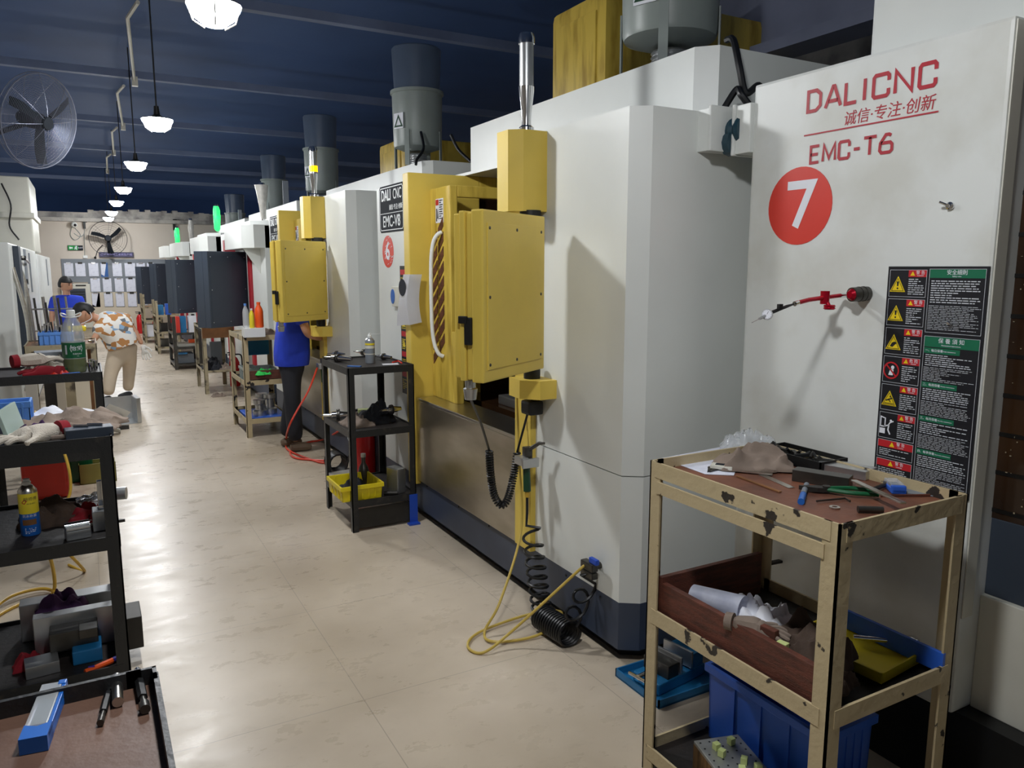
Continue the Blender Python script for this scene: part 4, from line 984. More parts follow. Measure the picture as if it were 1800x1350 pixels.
block('steel_block', 'bright steel block beside the grey carton in the middle tray', 'block', V((1.633, 1.573, Z2+.06)), (.05, .1, .03), .15, 'alu', .002)
glove('pale knitted work glove draped over the front board of the middle tray', V((1.619, 1.466, Z2+.11)), -1.1, 'rag', .75, 'rag')
ragt('dark brown oily rag heaped in the middle tray', V((1.730, 1.388, Z2+.06)), .24, .24, .11, 31, 'rag_dark')
ragt('second dark brown rag at the front of the middle tray', V((1.665, 1.313, Z2+.04)), .16, .2, .08, 35, 'rag_dark')
block('wood_offcut', 'small red-brown wood offcut standing behind the front board', 'wood', V((1.614, 1.420, Z2)), (.02, .05, .15), .1, 'wood_red')
block('lime_block', 'small pale green block inside the front board of the middle tray', 'block', V((1.611, 1.369, Z2+.11)), (.02, .03, .02), .2, 'lime')
tray_box('yellow_tray', 'flat oval yellow tray at the right rear of the middle shelf', 'tray', V((1.943, 1.388, Z2+.01)), (.22, .30, .03), .1, 'yellow_plastic', .006, 0)
block('blue_tray', 'blue plastic lid leaning behind the yellow tray', 'lid', V((2.035, 1.369, Z2+.02)), (.012, .4, .06), 0, 'blue_plastic')
def ratchet(label, a, b):
    t = empty('ratchet_wrench', label, 'wrench', (a+b)/2); d = (b-a).normalized()
    MB().tube([a, b], [.008, .0085], 12).build('handle', 'chrome', t, True)
    MB().ball(b+d*.02, .027, (1.1, 1, .7)).build('head', 'chrome', t, True)
ratchet('chrome ratchet wrench with round head lying on the middle shelf right end', at(1500, 1120, .59), at(1590, 1128, .59))
strip('flat_bar', 'thin flat bar lying at the back of the middle tray', 'bar', (1260, 1010), (1390, 985), .02, .01, 'iron', z=.56)
# bottom shelf
Z3 = .061
c0 = at(1260, 1285, .2); c0 = V((1.685, 1.591, Z3))
fx = block('fixture_plate', 'thick drilled aluminium plate with stained sides on the bottom shelf', 'plate', c0, (.16, .25, .1), -.28, 'alu_stained' if 'alu_stained' in M else 'alu', .003)
mk('stain', '#7a5a34', .6, scale=9, col2='#20180f', thr=(.35, .6), stretch=(6, 6, .8))
h = MB(); rr = random.Random(5); mt = loc_m(c0, -.28)
for i in range(5):
    for j in range(8): h.lathe([(.0035, .1003), (.0035, .1008)], n=8, mtx=mt @ Matrix.Translation((-.065+i*.032, -.11+j*.031, 0)))
h.build('drilled_holes', 'black', fx)
MB().box(-.081, -.0802, -.124, .124, .002, .09, 0, mt).box(-.079, .079, -.1262, -.1254, .002, .09, 0, mt).build('stained_side', 'stain', fx)
for i, (u, v) in enumerate(((.03, .08), (-.03, .03), (.02, -.02), (-.01, -.06), (.045, -.06), (-.03, .065))):
    p = mt @ V((u, v, .101)); block('resin_cube', 'small pale lime cube on the drilled aluminium plate', 'cube', p, (.02, .02, .022), .3*i, 'lime', .001, 'lime cubes on the fixture plate')
tray_box('blue_crate', 'large blue plastic crate behind the lower part of the cream cart', 'crate', V((1.924, 1.610, Z3)), (.22, .46, .27), 0, 'blue_plastic', .006, .012, flare=.03)
# blue vise on the floor between the machines
def vise(name, label, c, rz, s=1.0, base='blue_paint', mark=None):
    t = empty(name, label, 'vise', c, rz); mt = loc_m(c, rz) @ Matrix.Scale(s, 4)
    MB().box(-.15, .15, -.075, .075, 0, .05, .006, mt).box(-.17, -.15, -.05, .05, .0, .03, .003, mt).build('bed', base, t)
    MB().box(.06, .14, -.07, .07, .05, .115, .004, mt).build('fixed_jaw', base, t)
    MB().box(-.09, -.02, -.07, .07, .05, .11, .004, mt).build('moving_jaw', 'dark_steel', t)
    MB().box(.048, .06, -.08, .08, .06, .135, .002, mt).box(-.02, -.008, -.08, .08, .06, .13, .002, mt).build('jaw_plates', 'alu', t)
    MB().cyl(mt @ V((-.2, 0, .07)), mt @ V((-.09, 0, .07)), .012*s, n=10).cyl(mt @ V((-.2, -.05, .07)), mt @ V((-.2, .05, .07)), .007*s, n=8).build('screw', 'chrome', t, True)
    return t
tray_box('blue_tray', 'blue oil tray under the vise on the floor between machines', 'tray', V((2.0, 2.27, .002)), (.34, .28, .035), 0, 'blue_paint', .006)
vise('machine_vise', 'steel vise with blue body on the floor left of the cream cart', V((2.01, 2.28, .01)), .15, .95)
# ================================================================ BLACK CART AT MACHINE 6
cart('black angle-iron tool cart standing beside machine 6', 1.40, 1.84, 4.65, 5.27, 1.075, [(1.065, 'dark_board', .01), (.66, 'dark_board', .01), (.20, 'dark_board', .01)], 'black_paint', None, .04, .045)
MB_ = None
single('cart_panel', 'dark steel plate hanging under the bottom shelf of the black cart', 'plate', MB().box(1.42, 1.82, 4.66, 4.668, .02, .15), 'iron')
def spray(label, c, r, h, body, cap='white_plain', extra=None, cat='spray can', straw=False):
    t = empty('spray_can', label, cat, c)
    MB().lathe([(r*.95, 0), (r, .004), (r, h*.74), (r*.97, h*.76)], c, n=24).build('body', body, t, True)
    MB().lathe([(r*.97, h*.76), (r*.72, h*.84), (r*.45, h*.86)], c, n=24).build('shoulder', 'alu', t, True)
    k = MB().lathe([(r*.4, h*.86), (r*.4, h*.93), (r*.25, h*.95), (r*.25, h)], c, n=16)
    if straw: k.cyl(V(c)+V((0, 0, h*.965)), V(c)+V((.09, -.01, h*.96)), .0015, n=6)
    k.build('nozzle', cap, t, True)
    return t
Zm = 1.066
s = spray('grey spray can with thin red straw on the black cart top', at(651, 638, Zm), .032, .2, 'board_grey', straw=True)
c = at(651, 638, Zm)
MB().lathe([(.0325, .1), (.0325, .118)], c, n=24, cap=False).lathe([(.0325, .06), (.0325, .065)], c, n=24, cap=False).build('label_band', 'offwhite', s, True)
MB().lathe([(.0326, .122), (.0326, .135)], c, n=24, cap=False).build('yellow_band', 'label_yellow', s, True)
def holder(label, a, b, s=1.0, group='tool holders on the black cart'):
    t = empty('tool_holder', label, 'tool holder', (a+b)/2, group=group); d = (b-a); L = d.length; d.normalize()
    q = lambda u: a+d*(L*u)
    MB().tube([q(0), q(.28), q(.281), q(.45)], [.008*s, .009*s, .018*s, .02*s], 14).tube([q(.55), q(1)], [.022*s, .012*s], 14).build('shank', 'chrome', t, True)
    MB().tube([q(.44), q(.47), q(.471), q(.5), q(.501), q(.54)], [.03*s, .03*s, .024*s, .024*s, .031*s, .031*s], 16).build('flange', 'dark_steel', t, True)
    MB().tube([q(-.12), q(.02)], [.003*s, .0035*s], 8).build('cutter', 'dark_steel', t)
    return t
dz = V((0, 0, .024))
holder('chrome tool holder nearest the left edge of the black cart top', at(572, 634, Zm)+dz, at(618, 638, Zm)+dz)
holder('chrome tool holder behind the nearest one at the black cart left', at(578, 628, Zm)+dz, at(606, 629, Zm)+dz, .8)
holder('chrome tool holder behind the grey spray can', at(625, 624, Zm)+dz, at(655, 627, Zm)+dz, .8)
holder('brown-shanked tool holder right of the grey spray can', at(662, 631, Zm)+dz*.8, at(688, 633, Zm)+dz*.8, .8)
strip('blue_rag', 'thin blue strip lying at the front left of the black cart top', 'strip', (612, 644), (634, 645), .03, .006, 'cloth_blue', z=Zm)
strip('paper_slip', 'white paper slip with red tool at the right of the black cart top', 'paper', (672, 641), (700, 640), .06, .003, 'paper', z=Zm)
single('red_clip', 'small red clip lying on the white slip of the black cart', 'clip', MB().tube([at(690, 639, Zm, .008), at(700, 637, Zm, .01), at(706, 640, Zm, .008)], .005, 8), 'red')
Zn = .661
ragt('dark grey rag heap on the middle shelf of the black cart', V((1.68, 4.98, Zn)), .24, .3, .14, 41, 'trousers_dark')
ragt('brown rag at the front of the middle shelf of the black cart', V((1.53, 4.9, Zn)), .2, .26, .07, 43, 'rag')
holder('chrome face mill with blue inserts at the left edge of the middle shelf', V((1.36, 5.12, Zn+.04)), V((1.55, 5.05, Zn+.04)), 1.3, 'tool holders on the middle shelf')
holder('chrome tool holder at the right of the middle shelf of the black cart', V((1.66, 4.78, Zn+.1)), V((1.80, 4.80, Zn+.1)), 1.1, 'tool holders on the middle shelf')
block('cream_box', 'cream box at the front of the black cart middle shelf', 'box', at(642, 727, Zn), (.1, .06, .035), -.2, 'lime')
rodt('screwdriver', 'yellow screwdriver handle at the right end of the middle shelf', 'screwdriver', at(700, 715, Zn+.02), at(716, 725, Zn+.02), .016, 'yellow')
block('vise_jaw', 'small chrome clamp standing at the front of the middle shelf', 'clamp', at(664, 726, Zn), (.035, .04, .05), .3, 'chrome')
Zb = .201
tb = tray_box('yellow_basket', 'yellow plastic basket on the bottom shelf of the black cart', 'basket', V((1.48, 4.84, Zb)), (.26, .3, .1), 0, 'yellow_plastic', .004, .008, flare=.06)
ragt('dark rag lying in the yellow basket', V((1.48, 4.84, Zb+.03)), .2, .22, .07, 47, 'trousers_dark')
t = empty('steel_flask', 'grey steel spray bottle standing behind the yellow basket', 'bottle', V((1.6, 5.02, Zb)))
MB().lathe([(.036, 0), (.038, .1), (.03, .13), (.014, .16), (.014, .2)], V((1.6, 5.02, Zb)), n=18).build('body', 'dark_steel', t, True)
MB().lathe([(.017, .2), (.017, .225)], V((1.6, 5.02, Zb)), n=14).build('cap', 'alu', t, True)
block('steel_block', 'grey steel block leaning at the right end of the bottom shelf', 'block', V((1.74, 4.76, Zb)), (.07, .12, .17), .3, 'alu', .008)
block('steel_plate', 'flat grey plate at the left rear of the bottom shelf', 'plate', V((1.5, 5.13, Zb)), (.17, .18, .07), .1, 'alu', .003)
rodt('steel_bar', 'black bar lying on the bottom shelf right of the yellow basket', 'bar', V((1.64, 4.72, Zb+.014)), V((1.72, 4.68, Zb+.014)), .014, 'iron')
single('blue_tape', 'blue tape wound round the right leg foot of the black cart', 'tape', MB().box(1.79, 1.846, 4.642, 4.65, .005, .2, .002).box(1.77, 1.846, 4.60, 4.645, .001, .012), 'blue_tape')
def extinguisher(label, c, s=1.0, rz=0):
    t = empty('fire_extinguisher', label, 'fire extinguisher', c, rz)
    MB().lathe([(.07*s, 0), (.075*s, .02*s), (.075*s, .36*s), (.05*s, .42*s), (.02*s, .45*s)], c, n=22).build('cylinder', 'extinguisher', t, True)
    c = V(c)
    MB().cyl(c+V((0, 0, .44*s)), c+V((0, 0, .5*s)), .02*s).box(c.x-.09*s, c.x+.02*s, c.y-.012*s, c.y+.012*s, c.z+.5*s, c.z+.515*s).box(c.x-.08*s, c.x+.02*s, c.y-.012*s, c.y+.012*s, c.z+.47*s, c.z+.482*s).build('valve_handle', 'black', t, True)
    MB().tube(catmull([c+V((.02*s, 0, .48*s)), c+V((.1*s, -.02*s, .46*s)), c+V((.11*s, -.03*s, .3*s)), c+V((.1*s, -.03*s, .12*s))], 6), .011*s, 8).build('hose', 'black_rubber', t, True)
    return t
extinguisher('red fire extinguisher on the floor behind the black cart', V((1.84, 5.72, 0)), 1.18)
block('dark_box', 'tall dark box on the floor right of the red extinguisher', 'box', V((1.93, 5.62, 0)), (.06, .12, .46), 0, 'slate')
# ================================================================ CARTS FURTHER ALONG THE ROW
cart('cream tool cart with chipped paint left of the worker in dark trousers', 1.32, 1.76, 7.88, 8.7, 1.03, [(1.02, 'cream_far', .01), (.55, 'dark_board', .03), (.16, 'dark_board', .03)], 'cream', None, .05, .05)
block('wood_board', 'red-brown wood board along the front of the middle tray beside the worker', 'board', V((1.54, 7.9, .585)), (.40, .02, .09), 0, 'wood_red')
block('white_box', 'white box under the drinks on the second cream cart', 'box', at(446, 592, 1.02), (.2, .14, .09), 0, 'white_plain')
def bottle(name, label, c, r, h, m, cap, cat='bottle', group=None):
    t = empty(name, label, cat, c, group=group)
    MB().lathe([(r*.9, 0), (r, .01), (r, h*.62), (r*.85, h*.74), (r*.4, h*.88), (r*.38, h*.92)], c, n=18).build('body', m, t, True)
    MB().lathe([(r*.45, h*.91), (r*.45, h)], c, n=14).build('cap', cap, t, True)
    return t
zc = 1.111
q0 = at(446, 592, 1.02)
bottle('water_bottle', 'clear water bottle with blue cap on the white box', V((q0.x-.07, q0.y-.02, zc)), .03, .24, 'clear_film', 'blue_light')
bottle('drink_bottle', 'small yellow and red drink bottle beside the clear bottle', V((q0.x-.015, q0.y-.03, zc)), .025, .19, 'label_yellow', 'white_plain')
t = bottle('thermos', 'orange thermos cup standing on the white box', V((q0.x+.06, q0.y, zc)), .042, .25, 'orange', 'orange')
ragt('pale rag on the top of the second cream cart', V((1.56, 8.05, 1.022)), .3, .2, .06, 51, 'rag')
for i, (x, y) in enumerate(((1.42, 8.2), (1.58, 8.12))): tray_box('grey_tray', ('grey round-edged tray at the left of the middle shelf beside the worker', 'grey tray in the centre of the middle shelf beside the worker')[i], 'tray', V((x, y, .551)), (.14, .3, .13), 0, 'grey_plastic', .006, .006)
ragt('bright green cloth over the front board beside the worker', V((1.52, 7.93, .63)), .2, .12, .06, 53, 'green_bright', rz=.3)
block('blue_tray', 'blue plastic tray on the bottom shelf of the second cream cart', 'tray', V((1.54, 8.2, .162)), (.38, .55, .03), 0, 'blue_plastic', .006)
for i, (x, y, h, l) in enumerate(((1.48, 8.05, .16, 'nearest grey casting on the blue tray'), (1.60, 8.12, .2, 'taller grey casting right on the blue tray'), (1.56, 8.35, .18, 'rear grey casting on the blue tray'))):
    single('casting', l+' of the second cream cart', 'casting', MB().lathe([(.07, 0), (.07, .05), (.04, .06), (.04, h-.05), (.06, h-.04), (.06, h)], (x, y, .193), n=18), 'alu', 'castings on the blue tray', True)
block('red_handle_rag', 'blue plastic bag hanging under the top of the second cream cart', 'bag', V((1.6, 8.66, .75)), (.25, .03, .25), 0, 'blue_paint', .012)
# brown wooden-tray cart
cart('brown wooden-tray cart below the nearest dark cabinet', 1.32, 1.72, 10.95, 11.8, .92, [(.86, 'dark_board', .05), (.30, 'dark_board', .02)], 'cream_far', None, .05, .03)
block('plank', 'wooden board along the front of the brown cart tray', 'board', V((1.52, 10.94, .76)), (.4, .02, .14), 0, 'wood_far')
ragt('orange cloth on the brown wooden-tray cart', V((1.47, 11.05, .865)), .24, .16, .06, 61, 'orange')
ragt('black cloth along the top of the brown wooden-tray cart', V((1.58, 11.3, .865)), .3, .5, .12, 62, 'trousers_dark')
ragt('black rag heap on the lower shelf of the brown cart', V((1.45, 11.15, .305)), .26, .3, .18, 63, 'trousers_dark')
ragt('grey rag at the right of the brown cart lower shelf', V((1.62, 11.05, .305)), .2, .2, .09, 64, 'rag')
block('grey_plate', 'grey steel plate leaning on the lower shelf of the brown cart', 'plate', V((1.55, 11.45, .305)), (.16, .03, .36), .2, 'board_grey')
extinguisher('red fire extinguisher behind the brown wooden-tray cart', V((1.78, 11.4, .02)), .95)
ragt('small crumpled pale rag on the floor by the brown cart', V((1.45, 10.7, .001)), .18, .14, .05, 65, 'rag')
def shelf_cart(label, x0, x1, y0, y1, h, zs, mtl):
    return cart(label, x0, x1, y0, y1, h, [(z, 'wood_far' if i == 0 else 'dark_board', .02) for i, z in enumerate(zs)], mtl, None, .05, .04)
shelf_cart('grey angle-iron cart below the second dark cabinet', 1.22, 1.66, 13.85, 14.7, .88, (.60, .36, .08), 'dark_steel')
shelf_cart('pale angle-iron cart below the third dark cabinet', 1.17, 1.6, 16.6, 17.4, 1.05, (.75, .42, .12), 'cream_far')
shelf_cart('thin brown angle-iron cart below the farthest dark cabinet', 1.1, 1.5, 19.2, 20.0, 1.1, (.8, .5, .12), 'cream_far')
for x, y, z, sx, sy, sz, m, l in ((1.40, 14.1, .602, .1, .2, .3, 'blue_paint', 'blue box on the upper shelf under the second dark cabinet'), (1.32, 14.05, .602, .06, .15, .36, 'red', 'red box on the upper shelf under the second dark cabinet'), (1.55, 14.1, .602, .12, .2, .34, 'paper', 'white box on the upper shelf under the second dark cabinet'),
     (1.40, 14.2, .09, .28, .4, .16, 'board_grey', 'grey case on the bottom shelf under the second dark cabinet'), (1.45, 14.2, .37, .3, .4, .05, 'offwhite', 'flat pale box on the middle shelf under the second dark cabinet'), (1.52, 14.05, .43, .1, .1, .06, 'orange', 'small orange box on the middle shelf under the second dark cabinet'),
     (1.28, 16.8, .76, .1, .2, .2, 'blue_paint', 'blue box under the third dark cabinet'), (1.42, 16.85, .76, .1, .2, .22, 'blue_plastic', 'bright blue box under the third dark cabinet'), (1.36, 16.9, .43, .2, .3, .16, 'iron', 'dark box on the middle shelf under the third dark cabinet'), (1.38, 16.9, .13, .26, .3, .14, 'dark_steel', 'dark steel block on the bottom shelf under the third dark cabinet'),
     (1.27, 19.4, .13, .2, .3, .3, 'paper', 'white box on the lowest shelf under the farthest dark cabinet')):
    block('box', l, 'box', V((x, y, z)), (sx, sy, min(sz, .28)), 0, m, .004)
t = block('blue_wheel', 'blue wheel on the grey case below the second dark cabinet', 'motor', V((1.36, 13.93, .251)), (.14, .08, .03), 0, 'blue_paint', .008)  # a blue wheel, built as a flat block
extinguisher('left red fire extinguisher against the end wall', V((1.18, 22.1, 0)), 1.1)
extinguisher('right red fire extinguisher against the end wall', V((1.55, 22.1, 0)), 1.1)
# red hose and black coil at the worker's machine
rh = [atX(560, 640, 1.86), atY(543, 685, 6.85), atY(522, 722, 6.78), atY(507, 752, 6.82), at(503, 775, .04), at(508, 792, .012), at(560, 812, .012), at(572, 810, .012), at(520, 805, .012), at(512, 792, .012), at(540, 778, .012), at(570, 772, .05), atX(605, 752, 1.86)]
single('red_air_hose', 'red air hose looping on the floor at the feet of the worker', 'hose', MB().tube(catmull(rh, 10), .009, 8), 'red_hose', smooth=True)
pts = []
for k in range(12*14+1):
    u = k/(12*14); a = 2*PI*k/14; pts.append((1.74+.075*math.cos(a), 6.28-.16*u, .085+.075*math.sin(a)))
pts += [(1.84, 6.1, .2), (1.87, 6.35, .38)]
single('coiled_air_hose', 'bundle of black coiled hose on the floor behind the black cart', 'hose', MB().tube(pts, .009, 6), 'black_rubber', smooth=True)
air_gun(1.83, 6.84, .84, 'green air gun hanging on the second yellow machine behind the worker')
# ================================================================ LEFT-HAND SIDE
LM = 'white'
def left_machine(label, y0, y1, h, strip):
    t = empty('machine_cabinet', label, 'machine', (-1.5, (y0+y1)/2, 0))
    X = -.6
    MB().box(-2.6, X, y0, y1, .12, h, .01).build('housing', 'white', t)
    MB().box(-2.5, X-.04, y0+.05, y1-.05, 0, .12).build('base', 'navy', t)
    if strip:
        MB().box(X, X+.05, y0+.45, y0+.75, .15, h-.02, .004).build('door_edge', 'slate', t)
        MB().tube(catmull([(X, y0+.85, .5), (X+.06, y0+.86, .55), (X+.085, y0+.9, .9), (X+.07, y0+.9, 1.3), (X+.04, y0+.9, 1.6), (X, y0+.9, 1.72)], 6), .022, 10).tube(catmull([(X, y0+.25, .5), (X+.07, y0+.25, .6), (X+.08, y0+.25, 1.2), (X, y0+.25, 1.7)], 6), .022, 10).build('door_handle', 'steel', t, True)
        b = MB().box(X, X+.05, y0+1.6, y0+1.72, .75, .85, .004); b.build('red_switch', 'red', t)
        b = MB()
        for z in (1.0, 1.45, 1.55, 1.8): b.cyl((X, y0+1.3, z), (X+.06, y0+1.3, z), .025, n=12)
        b.build('knobs', 'black', t, True)
        MB().box(X, X+.015, y0+2.0, y0+2.25, 1.5, h-.02).build('door_rail', 'board_grey', t)
        MB().cyl((X+.04, y0+1.2, h-.12), (X+.04, y0+2.2, h-.18), .012, n=8).build('stay_rod', 'steel', t, True)
    MB().box(X-.001, X+.012, (y0+y1)/2+.6, (y0+y1)/2+.72, h*.72, h-.05).build('hinge_strip', 'board_grey', t)
    return t
left_machine('white machine cabinet with curved chrome door handles at the left edge', 8.6, 13.2, 1.93, True)
left_machine('plain white machine cabinet behind the tool cart at left', 13.4, 18.6, 1.9, False)
t = empty('tall_cabinet', 'tall grey-white cabinet rising at the left above the machines', 'cabinet', (-1.0, 14.5, 1.92))
MB().box(-1.6, -.615, 13.6, 15.4, 1.935, 3.02, .02).box(-1.6, -.58, 13.55, 15.4, 2.42, 2.5, .01).build('body', 'offwhite', t)
MB().tube(catmull([(-.95, 13.5, 2.9), (-.86, 13.5, 2.6), (-.9, 13.5, 2.3), (-.8, 13.5, 2.1)], 6), .012, 6).build('cable', 'black', t)
# big wall fan at left
def fan(label, c, r, n, col_guard, rings=16, spokes=8, mount=None, blade=.5):
    t = empty('wall_fan', label, 'fan', c); c = V(c); n = V(n).normalized()
    q = n.to_track_quat('Z', 'Y').to_matrix().to_4x4(); mt = Matrix.Translation(c) @ q
    g = MB(); w = r*.006
    def ring(rr, z, ww): g.tube([mt @ V((rr*math.cos(2*PI*i/36), rr*math.sin(2*PI*i/36), z)) for i in range(36)], ww, 5, True)
    def dome(u): return r*.2*(1-u**2.2)
    ring(r, 0, w*2.4); ring(r, -r*.12, w*1.6)
    for i in range(1, rings): ring(r*(.16+.84*i/rings), dome(.16+.84*i/rings)+.0, w*.55)
    for i in range(rings//2): ring(r*(.3+.7*i/(rings//2)), -r*.12-dome(.3+.7*i/(rings//2))*1.2, w*.5)
    for k in range(spokes):
        a = 2*PI*k/spokes+.2
        g.tube([mt @ V((r*u*math.cos(a), r*u*math.sin(a), dome(u))) for u in (.1, .3, .5, .7, .85, 1)], w*1.0, 5)
        g.tube([mt @ V((r*u*math.cos(a+.2), r*u*math.sin(a+.2), -r*.12-dome(u)*1.2)) for u in (.2, .5, .8, 1)], w*.9, 5)
    g.build('guard', col_guard, t, True)
    MB().lathe([(r*.15, dome(0)-.006), (r*.13, dome(0)+.006), (.001, dome(0)+.01)], mtx=mt, n=20).build('badge', 'plate', t, True)
    MB().lathe([(r*.1, .05*r), (r*.17, 0), (r*.19, -r*.3), (r*.14, -r*.5)], mtx=mt, n=18).build('motor', 'plate', t, True)
    for k in range(3):
        a = 2*PI*k/3+.5; b = MB(); L_ = []; U_ = []
        for i in range(7):
            u = .14+.76*i/6; wd_ = r*(.1+.12*math.sin(u*2.6)); aa = a+.25*u
            d = V((math.cos(aa), math.sin(aa), 0)); e = V((-math.sin(aa), math.cos(aa), 0))
            L_.append(b.bm.verts.new(mt @ (d*r*u-e*wd_*.5+V((0, 0, -.03*r))))); U_.append(b.bm.verts.new(mt @ (d*r*u+e*wd_*.5+V((0, 0, .05*r)))))
        for i in range(6): b._f([L_[i], L_[i+1], U_[i+1], U_[i]])
        bmesh.ops.solidify(b.bm, geom=b.bm.faces[:], thickness=.004); b.build('blade', 'plate', t, True)
    m = MB()
    for a, b_ in zip(mount, mount[1:]): m.tube([V(a), V(b_)], r*.055, 10)
    m.build('bracket', 'plate', t, True)
    return t
fc = atY(71, 214, 7.5)
fan('large grey guard wall fan at the upper left near the camera', fc, .375, (.72, -.63, -.25), 'fan_wire', 30, 8, [fc+V((-.08, .2, .02)), fc+V((-.3, .35, -.05)), fc+V((-.62, .5, -.2))])
t = empty('fan_post', 'grey steel post carrying the large fan outside the left edge', 'post', (-.85, 8.1, 0)); MB().box(-.9, -.8, 8.0, 8.12, 0, 4.0, .004).build('post', 'board_grey', t)
# ---- cart nearest the camera (only its corner shows)
cart('nearest left cart with brown board top and black raised rim', -.6, .057, .72, 1.337, 1.04, [(1.012, 'tray_brown', .028), (.5, 'dark_board', .02)], 'black_paint', None, .045, .055)
Za = 1.013
def long_box():
    a, b = at(62, 1318, Za), at(98, 1222, Za); d = (b-a); L = d.length; rz = math.atan2(d.y, d.x); c = (a+b)/2
    t = empty('insert_box', 'blue plastic box with clear sliding lid on the nearest left cart', 'tool box', c, rz); mt = loc_m(c, rz)
    Wd = .036
    MB().box(-L/2, L/2, -Wd/2, Wd/2, 0, .012, .002, mt).box(-L/2, L/2, -Wd/2, -Wd/2+.006, .012, .022, .001, mt).prism([(-L/2-.008, -Wd/2), (-L/2+.03, -Wd/2), (-L/2+.022, 0), (-L/2+.03, Wd/2), (-L/2-.008, Wd/2)], 0, .024, mt).box(L/2-.01, L/2+.004, -Wd/2, -Wd/2+.012, 0, .024, .002, mt).build('body', 'label_blue', t)
    MB().box(-L/2+.028, L/2, -Wd/2+.006, Wd/2, .0125, .023, .002, mt).build('clear_lid', 'clear_film', t)
    MB().box(-L*.2, L*.25, -Wd*.28, Wd*.38, .0126, .017, .001, mt).build('inserts', 'teal', t)
long_box()
def gauge(label, a, b, r, tips):
    t = empty('plug_gauge', label, 'gauge', (a+b)/2); d = (b-a); L = d.length; d.normalize()
    MB().tube([a+d*L*.22, a+d*L*.72], r, 6).build('handle', 'black', t)
    MB().tube([a, a+d*L*.1], r*tips[0], 14).tube([a+d*L*.1, a+d*L*.24], r*.55, 12).build('go_end', 'chrome', t, True)
    MB().tube([b, b-d*L*.14], r*tips[1], 14).tube([b-d*L*.14, b-d*L*.3], r*.6, 12).build('no_go_end', 'dark_steel', t, True)
zz = V((0, 0, .0085))
gauge('black hexagonal plug gauge at the right of the nearest left cart', at(242, 1186, Za)+zz, at(256, 1256, Za)+zz, .0075, (.75, 1.05))
gauge('slimmer black plug gauge left of the steel pin on the nearest cart', at(194, 1212, Za)+zz*.8, at(177, 1278, Za)+zz*.8, .0058, (.5, .9))
rodt('steel_pin', 'bright short steel cylinder on the nearest left cart', 'pin', at(206, 1200, Za)+zz*1.1, at(208, 1244, Za)+zz*1.1, .0085, 'steel')
# ---- black three-shelf cart
cart('black cart at left with rags on top and spray can below', -.62, .05, 3.39, 4.08, 1.035, [(1.02, 'dark_board', .015), (.605, 'dark_board', .015), (.05, 'dark_board', .015)], 'black_paint', None, .05, .055)
Zt = 1.021
ragt('large crumpled taupe cloth covering the black cart top', V((-.11, 3.83, Zt)), .44, .36, .06, 71, 'rag', rz=.1, fold=1.2)
ragt('second taupe cloth in front right on the black cart top', V((-.05, 3.68, Zt)), .28, .22, .05, 73, 'rag')
ragt('small purple cloth among the taupe rags at left', V((-.22, 3.66, Zt)), .13, .1, .05, 75, 'purple')
ragt('crumpled white paper behind the taupe rags on the black cart', V((-.15, 4.0, Zt)), .3, .1, .05, 77, 'paper', fold=.8, name='paper_sheet', cat='paper')
t = empty('steel_case', 'shallow black block with slots at the front of the black cart top', 'case', V((-.03, 3.49, Zt)), .1); mt = loc_m((-.03, 3.49, Zt), .1)
MB().box(-.085, .085, -.04, .04, 0, .04, .003, mt).build('body', 'slate', t)
for u in (-.03, .02): MB().cyl(mt @ V((u-.02, .03, .045)), mt @ V((u+.03, -.0, .045)), .005, n=8).build('pin', 'chrome', t, True)
glove('pale knitted glove with red cuff at the front left of the black cart', V((-.235, 3.5, Zt)), PI+.5, s=1.15)
single('eyeglass_strap', 'brown folded strap beside the pale glove', 'strap', MB().tube(catmull([(-.16, 3.47, Zt+.012), (-.1, 3.47, Zt+.015), (-.07, 3.5, Zt+.012), (-.1, 3.53, Zt+.014), (-.14, 3.53, Zt+.015)], 6), .009, 8), 'rag', smooth=True)
rodt('steel_rod', 'thin steel rod lying behind the black slotted block', 'rod', V((-.17, 3.56, Zt+.006)), V((.0, 3.57, Zt+.006)), .005, 'alu')
block('glass_plate', 'pale green plate standing at the left edge of the black cart top', 'plate', V((-.285, 3.62, Zt)), (.015, .25, .13), -.15, 'lime_glass' if 'lime_glass' in M else 'grey_plastic', .002, tilt=-.25)
tray_box('blue_dustpan', 'blue plastic bin at the left rear of the black cart top', 'bin', V((-.33, 3.95, Zt)), (.16, .12, .1), 0, 'blue_light', .004, .005)
